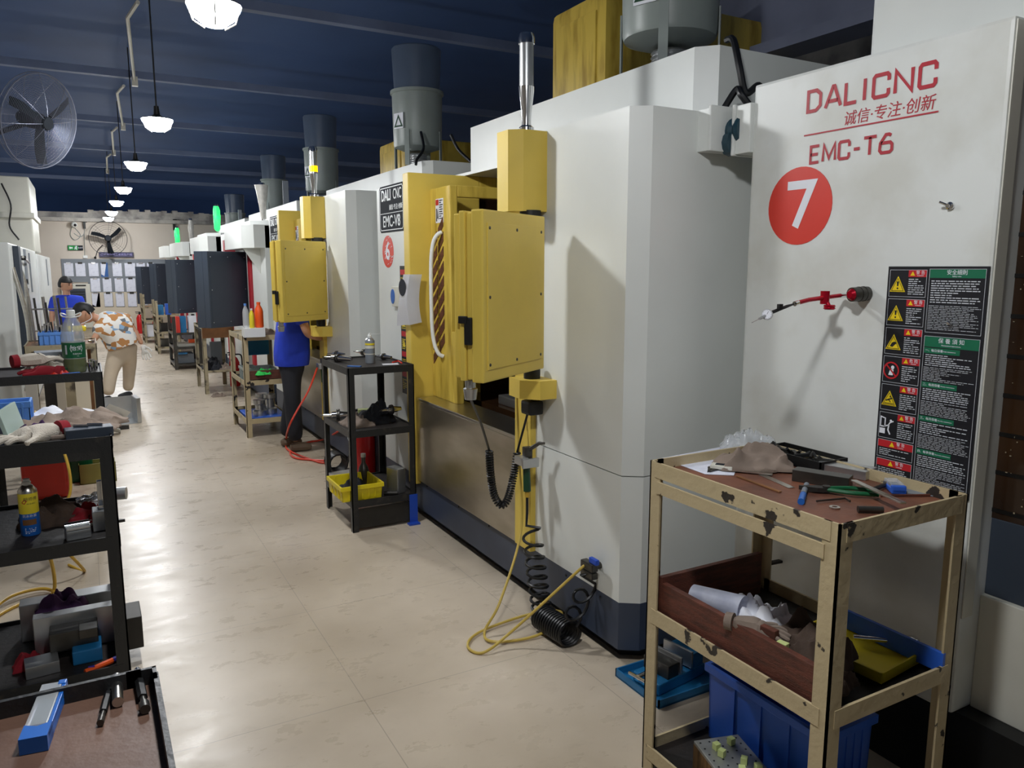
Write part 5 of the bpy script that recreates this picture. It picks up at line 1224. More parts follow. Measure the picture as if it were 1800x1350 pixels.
# second shelf
Zk = .606
def labelled_can(c):
    r, h = .036, .235
    t = empty('spray_can', 'yellow and blue spray can with white cap at the left edge', 'spray can', c); c = V(c)
    MB().lathe([(r*.96, 0), (r, .004), (r, h*.40)], c, n=28).build('blue_half', 'label_blue', t, True)
    MB().lathe([(r, h*.40), (r, h*.74), (r*.97, h*.76)], c, n=28).build('yellow_half', 'label_yellow', t, True)
    MB().lathe([(r*.98, h*.76), (r*.95, h*.80), (r*.6, h*.88), (r*.42, h*.9)], c, n=28).build('shoulder', 'steel', t, True)
    MB().lathe([(r*.42, h*.88), (r*.46, h*.95), (r*.36, h*.955), (r*.34, h)], c, n=18).build('cap', 'white_plain', t, True)
    f = (_C-c); f.z = 0; f.normalize(); rt = V((0, 0, 1)).cross(f).normalized()
    def wrap(mb):
        for v in mb.bm.verts:
            u = (v.co-c).dot(rt); a = u/r; d = f*math.cos(a)+rt*math.sin(a); v.co = c+d*(r+.0006)+V((0, 0, v.co.z-c.z))
        return mb
    fm = lambda u, z: frame(c+rt*u+V((0, 0, z)), rt, (0, 0, 1))
    wrap(MB().text('胡师傅', .017, fm(.008, h*.66), 0).text('HUSHIFU', .008, fm(.01, h*.58), 0)).build('lettering', 'ink', t)
    w = MB(); ink_rows(w, -.02, .022, h*.15, h*.04, 4, frame(c, rt, (0, 0, 1)), 5, .4)
    wrap(w.text('防水补漏', .013, fm(0, h*.36), 0)).build('white_print', 'paper', t)
    pr_ = MB()
    for i in range(10): pr_.quad(*[c+rt*(-.028+.0052*(i+a))+V((0, 0, h*z)) for a, z in ((0, .2), (1, .2), (1, .3), (0, .3))])
    wrap(pr_).build('picture_strip', 'wood_far', t)
    l = MB().ribbon([(-.02, 0), (-.012, .008), (-.004, .004), (-.012, -.008), (-.02, -.004)], .003, fm(-.014+.012, h*.62), True)
    wrap(l).build('swirl_mark', 'sign_red', t)
labelled_can(at(55, 938, Zk))
ragt('dark brown cloth behind the yellow spray can on the second shelf', V((-.2, 3.80, Zk)), .26, .26, .1, 81, 'rag_dark')
ragt('dark red cloth under the foil wrapper on the second shelf', V((-.06, 3.72, Zk)), .18, .2, .07, 82, 'glove_red')
ragt('silver foil wrapper with red end on the second shelf', V((-.04, 3.86, Zk+.05)), .14, .08, .03, 83, 'foil', name='foil_wrapper', cat='wrapper')
t = empty('sine_vise', 'small bright ground steel block with rolled edge on the second shelf', 'block', V((-.1, 3.49, Zk)))
mt = loc_m((-.1, 3.49, Zk), .15)
MB().box(-.045, .045, -.03, .03, 0, .04, .004, mt).box(-.045, .045, -.035, .0, .04, .055, .004, mt).build('body', 'alu', t)
MB().cyl(mt @ V((-.045, .012, .052)), mt @ V((.045, .012, .052)), .014, n=14).build('roller', 'chrome', t, True)
pliers('pliers with red-tipped pale handles beside the bright steel block', V((-.03, 3.62, Zk+.005)), 2.9, 'offwhite')
t = empty('angle_plate', 'chrome angle piece standing on the grey block by the right leg', 'block', V((-.01, 3.58, Zk)))
MB().box(-.045, .035, 3.53, 3.62, Zk, Zk+.085, .003).build('body', 'alu', t); MB().box(-.02, .0, 3.6, 3.62, Zk+.085, Zk+.2, .003).box(-.02, .03, 3.56, 3.62, Zk+.085, Zk+.105, .003).build('upright', 'chrome', t)
rodt('steel_roller', 'steel roller end sticking out right of the second shelf', 'roller', V((.02, 4.0, Zk+.03)), V((.1, 3.98, Zk+.03)), .03, 'alu')
# bottom shelf: long vise
Zv = .051
t = empty('machine_vise', 'large long steel vise on the bottom shelf of the left black cart', 'vise', V((-.15, 3.7, Zv)))
MB().box(-.36, .03, 3.84, 3.93, Zv, Zv+.17, .004).build('rear_rail', 'alu', t)
MB().box(-.3, .02, 3.66, 3.72, Zv, Zv+.17, .003).build('front_rail', 'alu', t)
MB().box(-.24, -.06, 3.56, 3.66, Zv+.05, Zv+.13, .004).box(-.13, -.06, 3.52, 3.62, Zv+.10, Zv+.14, .003).build('moving_jaw', 'dark_steel', t)
MB().box(-.16, -.05, 3.5, 3.62, Zv, Zv+.06, .006).build('blue_base', 'blue_paint', t)
MB().box(.0, .11, 3.50, 3.68, Zv+.018, Zv+.16, .004, None).build('end_block', 'iron', t)
e = MB()
for z in (.05, .09, .13): e.cyl((.109, 3.6, Zv+z), (.1115, 3.6, Zv+z), .01, n=12)
e.build('bolt_holes', 'black', t)
ragt('purple cloth draped over the large vise', V((-.2, 3.80, Zv+.13)), .2, .14, .09, 91, 'purple')
ragt('small crimson cloth at the left edge of the bottom shelf', V((-.32, 3.6, Zv)), .12, .12, .05, 92, 'glove_red')
block('grey_block', 'grey steel block at the left edge of the bottom shelf', 'block', V((-.27, 3.52, Zv)), (.12, .1, .05), .1, 'alu')
def cutter(a, b):
    t = empty('utility_cutter', 'orange box cutter with purple end on the bottom shelf', 'cutter', (a+b)/2); d = b-a
    MB().tube([a, a+d*.88], [.011, .012], 8).build('body', 'orange', t, True)
    MB().tube([a+d*.86, b], .0125, 8).build('end_cap', 'purple_plastic', t, True)
    MB().box(-.012, .012, -.004, .004, .008, .014, .001, Matrix.Translation(a+d*.2)).build('slider', 'purple_plastic', t)
mk('purple_plastic', '#3a2f9a', .4, var=.05)
cutter(at(150, 1186, Zv, .012), at(206, 1162, Zv, .012))
yl = [(-.4, 4.3, .5), (-.28, 4.45, .3), (-.26, 4.5, .02), (-.38, 4.45, .01), (-.5, 4.3, .01), (-.45, 4.15, .01), (-.3, 4.2, .012), (-.22, 4.35, .012), (-.3, 4.55, .02), (-.45, 4.5, .03), (-.55, 4.3, .02)]
single('yellow_air_hose', 'yellow hose coiled on the floor behind the left black cart', 'hose', MB().tube(catmull(yl, 8), .009, 8), 'lens_yellow', smooth=True)
single('yellow_air_hose', 'yellow hose hanging down behind the left black cart top', 'hose', MB().tube(catmull([(-.3, 5.0, .9), (-.18, 4.9, .7), (-.16, 4.8, .45), (-.3, 4.7, .3), (-.2, 4.6, .2), (-.12, 4.75, .01), (-.2, 4.9, .01)], 8), .008, 8), 'lens_yellow', smooth=True)
block('red_bucket', 'red plastic tub on the floor seen below the left black cart top', 'tub', V((-.36, 6.6, 0)), (.3, .3, .3), 0, 'red', .03)
block('green_bucket', 'green plastic tub on the floor right of the red tub', 'tub', V((-.14, 6.95, 0)), (.18, .2, .3), 0, 'green_tool', .03)
# ---- third left cart with the big water bottle
cart('black cart at left carrying the large green-label water bottle', -.62, .055, 5.56, 6.1, 1.035, [(1.02, 'dark_board', .015), (.5, 'dark_board', .02)], 'black_paint', None, .05, .055)
def jug(c):
    c = V(c); r = .068
    t = empty('water_jug', 'large clear water bottle with green label and white handled cap', 'bottle', c)
    MB().lathe([(r*.92, 0), (r, .015), (r, .09)], c, n=28).build('water', 'water', t, True)
    MB().lathe([(r*1.0, .09), (r*1.0, .2), (r*.99, .24), (r*.85, .3), (r*.5, .35), (r*.33, .365), (r*.33, .375)], c, n=28, cap=False).build('body', 'clear_jug', t, True)
    lb = MB().lathe([(r*1.012, .095), (r*1.012, .195)], c, n=40, cap=False).build('label', 'green_label', t, True)
    MB().lathe([(r*.36, .365), (r*.38, .4), (r*.3, .405)], c, n=20).build('cap', 'white_plain', t, True)
    MB().tube(catmull([c+V((-.02, 0, .37)), c+V((-.055, 0, .385)), c+V((-.05, 0, .365)), c+V((.0, -.03, .358)), c+V((.05, 0, .365)), c+V((.055, 0, .385)), c+V((.02, 0, .37))], 6), .0045, 8).build('handle', 'white_plain', t, True)
    f = (_C-c); f.z = 0; f.normalize(); rt = V((0, 0, 1)).cross(f).normalized()
    fm = lambda u, z: frame(c+rt*u+V((0, 0, z)), rt, (0, 0, 1))
    w = MB().text('怡宝', .032, fm(.016, .157), 0).ribbon([(-.036, .0), (-.03, .022), (.03, .022), (.036, 0), (.03, -.02), (-.03, -.02)], .0025, fm(.016, .157), True).text('饮用纯净水', .011, fm(.02, .122), 0).text('4.5L', .008, fm(.022, .108), 0)
    w.plate([(-.052, .12), (-.04, .12), (-.04, .18), (-.052, .18)], fm(0, 0), 0)
    for v in w.bm.verts:
        u = (v.co-c).dot(rt); a = u/r; v.co = c+(f*math.cos(a)+rt*math.sin(a))*(r*1.012+.0008)+V((0, 0, v.co.z-c.z))
    w.build('label_print', 'paper', lb)
mk('clear_jug', '#c9ced0', .1, var=0, alpha=.45); mk('green_label', '#0c5a36', .35, var=.06)
jug(at(133, 653, 1.021))
glove('pale work glove on top of the dark red glove at left', V((-.3, 5.75, 1.09)), .4, s=1.2)
glove('dark red work glove on the water bottle cart', V((-.29, 5.66, 1.022)), 2.7, 'glove_red', 1.1)
ragt('heap of pale gloves behind the dark red glove', V((-.26, 5.9, 1.022)), .3, .2, .1, 95, 'glove')
block('grey_box', 'grey box behind the gloves on the water bottle cart', 'box', V((-.22, 6.0, 1.022)), (.22, .16, .12), .1, 'board_grey')
ragt('red and white snack wrapper left of the water bottle', V((-.18, 5.60, 1.022)), .12, .07, .03, 96, 'red', name='wrapper', cat='wrapper')
block('blue_pen_case', 'narrow dark blue case at the foot of the water bottle', 'case', V((-.12, 5.59, 1.022)), (.1, .03, .015), .1, 'label_blue')
single('plastic_stopper', 'dark green round cap left of the water bottle', 'cap', MB().lathe([(.03, 0), (.03, .03), (.025, .035)], (-.17, 5.72, 1.022), n=16), 'green_dark', smooth=True)
scatter('small chrome collet lying left of the water bottle', -.2, 5.64, 1.022, 3, 9, .03, .03, 'collet', 'collet', 'chrome collets by the water bottle', 'chrome')
for i, (x, y) in enumerate(((-.01, 5.72), (.02, 5.82), (.0, 5.92))): single('collet', 'small metal collet right of the water bottle', 'collet', MB().lathe([(.012, 0), (.018, .05), (.018, .06)], (x, y, 1.022), n=12), 'chrome', 'collets right of the water bottle', True)
# things standing on the floor under and behind it
dc = atY(141, 688, 10.2); dc.z = .215
t = empty('round_drum', 'beige round drum lying on its side below the water bottle cart', 'drum', dc)
MB().lathe([(.195, 0), (.21, .02), (.21, .3), (.195, .32)], dc, mtx=Matrix.Rotation(R(-90), 4, 'X'), n=36).build('shell', 'wall_low', t, True)
MB().lathe([(.20, -.005), (.214, .0), (.214, .03), (.20, .035)], dc, mtx=Matrix.Rotation(R(-90), 4, 'X'), n=36, cap=False).build('rim', 'offwhite', t, True)
t = tray_box('olive_box', 'small olive metal box on the floor beside the beige drum', 'box', V((-.02, 6.85, .0)), (.26, .16, .16), .0, 'olive' if 'olive' in M else 'lens_yellow', .005)
for i, (x, y, m, l) in enumerate(((-.42, 6.9, 'offwhite', 'pale board leaning below the left carts'), (-.30, 7.0, 'iron', 'dark steel bar leaning below the left carts'), (-.24, 7.1, 'wall_low', 'beige board leaning below the left carts'), (-.17, 7.15, 'cream_far', 'brown board leaning below the left carts'))):
    block('leaning_board', l, 'board', V((x, y, 0)), (.08, .03, .95), 0, m)
# ---- fourth left cart with tool rack
CD = cart('tan tool cart at left with blue bin of end mills', -.5, .05, 7.75, 8.35, 1.03, [(1.02, 'wood_far', .01)], 'cream_far', None, .05, .05)
tray_box('blue_bin', 'light blue bin of cutting tools left of the water bottle', 'bin', V((-.26, 7.95, 1.022)), (.26, .2, .11), 0, 'blue_light', .004, .004)
rr = random.Random(12)
for i in range(16):
    x, y = -.38+.0165*i, 7.9+rr.uniform(0, .1); h = rr.uniform(.14, .2)
    single('end_mill', 'steel end mill standing in the light blue bin', 'cutting tool', MB().tube([(x, y, 1.028), (x+.006*rr.uniform(-1, 1), y, 1.028+h*.6), (x+.01*rr.uniform(-1, 1), y, 1.028+h)], [.006, .006, .008], 8), 'chrome' if i % 3 else 'dark_steel', 'end mills in the blue bin', True)
for i, (x, y, h, r) in enumerate(((-.44, 8.25, .42, .012), (-.40, 8.3, .40, .01), (-.33, 8.3, .41, .014), (-.31, 8.27, .36, .008), (-.24, 8.3, .42, .014), (-.21, 8.25, .4, .01), (-.15, 8.3, .41, .01))):
    single('boring_bar', 'long steel bar standing behind the light blue bin', 'bar', MB().cyl((x, y, 1.022), (x-.02, y, 1.022+h), r, n=10), 'dark_steel' if i % 2 else 'steel', 'tall bars behind the blue bin', True)
single('rod_stand', 'chrome cross rails holding the tall bars', 'rack', MB().cyl((-.46, 8.27, 1.32), (-.12, 8.27, 1.32), .007, n=8).cyl((-.46, 8.27, 1.12), (-.12, 8.27, 1.12), .007, n=8).cyl((-.47, 8.3, 1.022), (-.47, 8.3, 1.4), .01, n=8), 'steel', smooth=True)
single('yellow_drill', 'small yellow power tool lying behind the water bottle', 'power tool', MB().box(-.17, -.02, 7.9, 7.96, 1.13, 1.18, .015).box(-.16, -.12, 7.9, 7.96, 1.022, 1.14, .01), 'label_yellow')
scatter('small steel tool holder on the tan tool cart', -.06, 8.0, 1.022, 6, 15, .08, .1, 'tool_holder', 'tool holder', 'tool holders on the tan cart', 'steel')
MB().box(-.03, .046, 8.28, 8.3, .35, .98).build('side_panel', 'wood_far', CD)
# folded sheet-metal pieces on the floor
t = empty('sheet_metal_box', 'open folded sheet-metal box on the floor behind the left carts', 'sheet metal', V((.26, 9.35, 0)))
mt = loc_m((.25, 9.35, 0), .12)
MB().box(-.14, .14, -.0+.18, .184, 0, .27, 0, mt).box(.136, .14, -.12, .184, 0, .27, 0, mt).box(-.14, .14, -.12, .18, 0, .004, 0, mt).prism([(.14, -.12), (.18, -.10), (.18, .18), (.14, .184)], .0, .275, mt).build('body', 'alu', t)
single('sheet_metal', 'bright bent metal sheet leaning beside the sheet-metal box', 'sheet metal', MB().box(-.13, .13, -.003, .003, 0, .3, 0, loc_m((.05, 9.05, .0), .5, .5, .5)), 'alu')
single('sheet_metal', 'white cut sheet propped low against the left cart leg', 'sheet metal', MB().box(-.12, .12, -.003, .003, 0, .16, 0, loc_m((.10, 8.8, .035), -.2, 1.1, .3)), 'white_plain')
single('angle_bar', 'dark angle bar lying on the floor under the metal sheets', 'bar', MB().box(-.02, .3, 8.95, 8.99, .0, .04), 'iron')
# ================================================================ END WALL
YB = YW-.002
def w(x, y, d=0): return atY(x, y, YB-d)
def wr(x0, y0, x1, y1, d=0): a = w(x0, y0, d); b = w(x1, y1, d); return min(a.x, b.x), max(a.x, b.x), min(a.z, b.z), max(a.z, b.z)
t = empty('notice_board', 'long grey notice board on the end wall full of clipboards', 'notice board', w(210, 538))
x0, x1, z0, z1 = wr(107, 455, 340, 538)
xq, _, zq, _ = wr(158, 538, 300, 500)
MB().prism([(x0, z1), (x1, z1), (x1, z0), (xq, z0), (xq, w(0, 497).z), (x0, w(0, 497).z)], 0, .02, frame((0, YB, 0), (1, 0, 0), (0, 0, 1))).build('panel', 'board_grey', t)
cl = [(x, y, sk) for y, row in ((462.5, ((112, 130, 0), (132, 151, 0), (155, 174, .05), (176.5, 190, .12), (197, 215, 0), (218.5, 239, 0), (239.5, 256, 0), (258, 272, 0))), (489.5, ((158.5, 177, .06), (180, 197, 0), (201, 218, .03), (221, 239, .02), (243, 259, 0))), (515.5, ((161, 176, .3), (182.5, 199, 0), (203, 219, .04), (224, 241, 0), (245, 260, 0)))) for x in [r_[:2] for r_ in row] for sk in [0]]
names = {462.5: 'top row', 489.5: 'middle row', 515.5: 'bottom row'}; cnt = {}
ordn = ['first', 'second', 'third', 'fourth', 'fifth', 'sixth', 'seventh', 'eighth']
for (xa, xb), y, _ in cl:
    i = cnt.get(y, 0); cnt[y] = i+1
    a, b, c_, d_ = wr(xa, y, xb, y+23, .022)
    t = empty('clipboard', '%s clipboard from the left in the %s of the notice board' % (ordn[i], names[y]), 'clipboard', ((a+b)/2, YB-.025, c_), group='clipboards on the notice board')
    blue = (y == 515.5 and i == 0) or (y == 462.5 and i == 3)
    MB().box(a-.005, b+.01, YB-.028, YB-.022, c_-.015, d_+.01).build('backing', 'cloth_blue' if blue else 'board_grey', t)
    if blue: MB().prism([(a, c_+.05), (a, d_), (b-.02, d_), (a+(b-a)*.45, c_)], 0, .006, frame((0, YB-.0285, 0), (1, 0, 0), (0, 0, 1))).build('sheet', 'paper_mottled', t)
    else: MB().box(a, b, YB-.034, YB-.0285, c_, d_, 0, Matrix.Translation((0, 0, 0))).build('sheet', 'paper_mottled', t)
    MB().box((a+b)/2-.05, (a+b)/2+.05, YB-.045, YB-.034, d_-.02, d_+.025, .006).build('clip', 'iron' if i % 2 else 'chrome', t)
t = empty('air_cooler', 'beige air cooler with dark louvre set in the end wall', 'air cooler', w(140, 552))
a, b, c_, d_ = wr(112, 556, 158, 499); MB().box(a, b, YB-.12, YB-.021, c_-.3, d_, .01).build('housing', 'offwhite', t)
a, b, c_, d_ = wr(120, 553, 150, 507); lv = MB().box(a, b, YB-.125, YB-.119, c_, d_).build('louvre_panel', 'slate', t)
lm = MB()
for i in range(9): lm.box(a+.02, b-.02, YB-.14, YB-.124, c_+.03+i*(d_-c_-.05)/9, c_+.045+i*(d_-c_-.05)/9)
lm.build('slats', 'black', lv)
a, b, c_, d_ = wr(133, 503, 151, 500.5); MB().box(a, b, YB-.128, YB-.12, c_, d_).build('badge', 'iron', t)
t = empty('exit_sign', 'green exit sign with white arrow and running figure on the end wall', 'exit sign', w(132, 440))
a, b, c_, d_ = wr(119.5, 440, 145.5, 431.5)
MB().box(a, b, YB-.03, YB, c_, d_, .004).build('case', 'plate', t)
q = frame((a, YB-.0305, c_), (1, 0, 0), (0, 0, 1)); Wd, Hh = b-a, d_-c_
MB().plate([(.01, .01), (Wd*.36, .01), (Wd*.36, Hh-.01), (.01, Hh-.01)], q, .001).plate([(Wd*.39, .01), (Wd*.67, .01), (Wd*.67, Hh-.01), (Wd*.39, Hh-.01)], q, .001).build('green_panels', 'exit_green', t)
q = frame((a, YB-.0318, c_), (1, 0, 0), (0, 0, 1))
k = MB().plate([(.03, Hh/2), (Wd*.16, Hh*.8), (Wd*.16, Hh*.62), (Wd*.32, Hh*.62), (Wd*.32, Hh*.38), (Wd*.16, Hh*.38), (Wd*.16, Hh*.2)], q, .001)
k.disc(Wd*.56, Hh*.78, .016, .016, q, .001, 14).ribbon([(Wd*.54, Hh*.66), (Wd*.52, Hh*.42), (Wd*.58, Hh*.3), (Wd*.56, Hh*.12)], .02, q).ribbon([(Wd*.52, Hh*.42), (Wd*.46, Hh*.3), (Wd*.42, Hh*.3)], .018, q).ribbon([(Wd*.45, Hh*.6), (Wd*.54, Hh*.6), (Wd*.61, Hh*.52)], .016, q)
k.text('EXIT', Hh*.42, q @ Matrix.Translation((Wd*.84, Hh/2, 0)), .0005)
k.build('symbols', 'exit_white' if 'exit_white' in M else 'paper', t)
t = empty('led_sign', 'dark violet LED text strip under the wall fan', 'sign', w(204, 452))
a, b, c_, d_ = wr(174.5, 452, 234, 443.5); MB().box(a, b, YB-.06, YB, c_, d_, .004).build('case', 'led_violet', t)
MB().text('CNC精雕加工车间生产线', (d_-c_)*.5, frame(((a+b)/2, YB-.0605, (c_+d_)/2), (1, 0, 0), (0, 0, 1)), .0005).build('characters', 'led_text', t)
fc2 = w(190, 419, .35)
fan('black wall fan on the end wall above the LED strip', fc2, .43, (0, -1, -.06), 'plate', 7, 6, [fc2+V((0, .2, -.0)), fc2+V((.0, .27, -.3)), fc2+V((0, .345, -.42))])
t = empty('security_camera', 'small security camera on the end wall near the ceiling', 'camera', w(130, 397))
p = w(130, 392); MB().cyl(p+V((0, 0, 0)), p+V((0, -.14, -.02)), .03, n=14).ball(p+V((.0, -.15, -.05)), .07).build('dome', 'white_plain', t, True)
MB().ball(p+V((.02, -.2, -.06)), .035).build('lens', 'black', t, True)
MB().tube(catmull([p+V((-.05, -.02, -.08)), p+V((-.1, -.02, -.3)), p+V((.0, -.02, -.42)), p+V((.12, -.02, -.3)), p+V((0, -.02, -.1))], 6), .008, 6).build('loose_cable', 'grey_plastic', t, True)
for i, (x, y0_, y1_, l) in enumerate(((149, 384, 402, 'left black bracket under the beam of the end wall'), (306, 386, 405, 'right black bracket under the beam of the end wall'))):
    a = w(x, y1_); b = w(x, y0_); single('bracket', l, 'bracket', MB().box(a.x-.025, a.x+.025, YB-.1, YB, a.z, b.z).box(a.x-.02, a.x+.06, YB-.2, YB-.05, b.z-.1, b.z), 'black')
single('wall_cable', 'thin grey cable hanging on the end wall left of the fan', 'cable', MB().tube(catmull([w(149, 402, .01), w(147, 412, .01), w(140, 416, .01), w(130, 410, .01)], 6), .008, 6).tube([w(148, 412, .01), w(149, 450, .01)], .007, 6), 'grey_plastic', smooth=True)
single('power_cable', 'black cord with plug hanging from the end wall fan', 'cord', MB().tube(catmull([w(181, 430, .1), w(172, 440, .02), w(168, 452, .02)], 6), .009, 6).ball(w(167.5, 453, .02), .03), 'black', smooth=True)
single('wall_socket', 'small white socket above the notice board', 'socket', MB().box(w(150, 452).x-.05, w(150, 452).x+.05, YB-.03, YB, w(150, 454).z, w(150, 449).z, .006), 'white_plain')
# ================================================================ PEOPLE
def P(x, y, Y): p = atY(x, y, Y); return p
def sv(p, r, ry=None): return (p.x, p.y, p.z, r) if ry is None else (p.x, p.y, p.z, r, ry)
def hand(prefix, wrist, d, m, parent, side=1, up=None, s=1.0, curl=.3):
    """palm, four unequal bent fingers and a thumb leaving the side of the palm"""
    d = V(d).normalized(); n = V(up or (0, -1, 0)); b = d.cross(n).normalized()*side; n = b.cross(d).normalized()*(1 if side > 0 else -1)
    wr_ = V(wrist); vs = [sv(wr_, .024*s), sv(wr_+d*.04*s, .034*s, .024*s), sv(wr_+d*.085*s, .036*s, .022*s)]; es = chain(3)
    for o, l in ((-.032, .062), (-.011, .078), (.011, .072), (.032, .055)):
        k = len(vs); base = wr_+d*.098*s+b*o*s
        vs += [sv(base, .0095*s), sv(base+d*l*.5*s+n*.01*curl*s+b*o*.15*s, .009*s), sv(base+d*l*.95*s+n*l*curl*s+b*o*.2*s, .008*s)]; es += [(2, k), (k, k+1), (k+1, k+2)]
    k = len(vs); vs += [sv(wr_+d*.04*s-b*.04*s, .011*s), sv(wr_+d*.075*s-b*.062*s+n*.012*s, .0095*s), sv(wr_+d*.1*s-b*.062*s+n*.025*s, .0085*s)]; es += [(1, k), (k, k+1), (k+1, k+2)]
    return skin(prefix, vs, es, m, parent, 1)
def head(parent, c, fwd, up=(0, 0, 1), s=1.0, hair='short'):
    """head with brow, nose, mouth, eyes and ears; fwd is where the face looks"""
    f = V(fwd).normalized(); u = V(up); r = f.cross(u).normalized(); u = r.cross(f).normalized()
    mt = frame(c, r, f, u) @ Matrix.Scale(s, 4)
    b = MB(); bmesh.ops.create_uvsphere(b.bm, u_segments=24, v_segments=18, radius=1)
    for v in b.bm.verts:
        x, y, z = v.co
        w_ = .074*(1-.22*max(0, -z)**1.4); dp = .094*(1-.12*max(0, -z)); hh = .112
        X, Y, Z = x*w_, y*dp, z*hh
        if y > .3 and z < -.2: Y += .012*(y)*(1 if abs(x) < .6 else .4)      # chin and jaw
        if y > .55 and abs(x) < .28 and -.35 < z < .15: Y += .02*(1-abs(x)/.28)*(1-abs(z+.14)/.3 if abs(z+.14) < .3 else 0)
        if y > .5 and .05 < abs(x) < .6 and 0 < z < .2: Y -= .006
        v.co = mt @ V((X, Y, Z))
    for sx in (-1, 1): b.ball(mt @ V((sx*.076, -.005, -.005)), .022*s, (.4, .7, 1.1), 10, 8)
    b.prism([(-.013, .086), (.013, .086), (0, .118)], -.035, .012, mt)
    hd = b.build('head', 'skin', parent, True)
    e = MB()
    for sx in (-1, 1): e.ball(mt @ V((sx*.03, .084, .012)), .0085*s, (1.3, .7, .7), 10, 8).ball(mt @ V((sx*.03, .086, .034)), .016*s, (1.1, .5, .25), 10, 6)
    e.build('eyes_and_brows', 'hair', hd, True)
    MB().ball(mt @ V((0, .094, -.056)), .022*s, (1.1, .5, .3), 12, 8).build('mouth', 'lips', hd, True)
    h = MB(); bmesh.ops.create_uvsphere(h.bm, u_segments=24, v_segments=18, radius=1)
    for v in h.bm.verts:
        x, y, z = v.co
        k = 1.1+.05*noise.noise(V((x*5, y*5, z*5)))
        if z < .30-.0 and y > -.05: k = .8
        if z < -.35: k = .78
        v.co = mt @ V((x*.078*k, y*.098*k-.006, z*.116*k+.006))
    h.build('hair', 'hair', hd, True)
    return hd
mk('lips', '#94574a', .5, var=0)
# --- bending man in the leaf-print shirt
Yp = 10.95
t = empty('person', 'person bending over in leaf-print short-sleeved shirt, beige trousers and pale gloves', 'person', V((.36, Yp, 0)))
hipL, hipR = P(206, 614, Yp-.02), P(229, 611, Yp+.06)
kL, kR = P(195, 655, Yp-.05), P(227, 654, Yp+.12)
aL, aR = P(189, 694, Yp-.12), P(225, 688, Yp+.16); aL.z = .1; aR.z = .1
pel = P(217, 606, Yp+.02); mid_ = P(203, 580, Yp); chest = P(187, 566, Yp-.02); nk = P(170, 560, Yp-.03); hc = P(149, 551, Yp-.05)
shL, shR = P(178, 572, Yp-.16), P(214, 556, Yp+.14)
shN = P(176, 578, Yp-.14); shF = P(222, 563, Yp+.12)
elR = P(238, 584, Yp+.1); wrR = P(250, 606, Yp+.06)
elL = P(166, 596, Yp-.2); wrL = P(150, 610, Yp-.25)
vs = [sv(pel, .08), sv(mid_, .08), sv(chest, .085), sv(nk, .05), sv(hc, .06), sv(hipL, .09), sv(kL, .055), sv(aL, .04), sv(hipR, .09), sv(kR, .055), sv(aR, .04), sv(shN, .055), sv(elL, .04), sv(wrL, .028), sv(shF, .055), sv(elR, .042), sv(wrR, .028)]
skin('body', vs, [(0, 1), (1, 2), (2, 3), (3, 4), (0, 5), (5, 6), (6, 7), (0, 8), (8, 9), (9, 10), (2, 11), (11, 12), (12, 13), (2, 14), (14, 15), (15, 16)], 'skin', t, fuse=.009)
hem = P(216, 609, Yp+.02)
sl = shN.lerp(elL, .75); sr = shF.lerp(elR, .7)
skin('shirt', [sv(P(228, 640, Yp+.02), .205), sv(P(211, 592, Yp+.01), .215), sv(P(196, 573, Yp), .205), sv(P(180, 562, Yp-.02), .14), sv(P(169, 558, Yp-.03), .08), sv(shN, .095), sv(sl, .085), sv(shF, .10), sv(sr, .075)], [(0, 1), (1, 2), (2, 3), (3, 4), (2, 5), (5, 6), (2, 7), (7, 8)], 'leaf_print', t, fuse=.014, cut=(P(217, 608, Yp), (P(226, 634, Yp)-P(205, 585, Yp))))
cL, cR = aL.copy(), aR.copy(); cL.z = .09; cR.z = .09
skin('trousers', [sv(P(217, 600, Yp+.02), .165), sv(P(218, 618, Yp+.02), .165), sv(hipL.lerp(kL, .35), .115), sv(kL, .088), sv(kL.lerp(cL, .6), .08), sv(cL, .078), sv(hipR.lerp(kR, .35), .105), sv(kR, .082), sv(kR.lerp(cR, .6), .074), sv(cR, .07)], [(0, 1), (1, 2), (2, 3), (3, 4), (4, 5), (1, 6), (6, 7), (7, 8), (8, 9)], 'trousers', t, fuse=.014)
for a, dx in ((aL, -.10), (aR, -.08)):
    skin('shoe', [(a.x+.05, a.y+.03, .05, .045), (a.x, a.y, .05, .05), (a.x+dx*.9, a.y-.03, .04, .042), (a.x+dx*1.6, a.y-.05, .035, .034)], chain(4), 'shoe', t, 1)
hand('hand', wrR, P(257, 625, Yp+.03)-wrR, 'glove_white', t, 1, (0, -1, .1), 1.25)
hand('hand', wrL, P(140, 622, Yp-.3)-wrL, 'glove_white', t, -1, (0, -1, .1), 1.2)
hd = head(t, hc, (-.75, -.1, -.66), (-.6, 0, .8), 1.12)
MB().tube(catmull([hc+V((.06, -.1, .02)), hc+V((.07, -.11, -.05)), hc+V((.0, -.1, -.1)), hc+V((-.05, -.07, -.12))], 6), .004, 6).build('mask_strap', 'paper', hd, True)
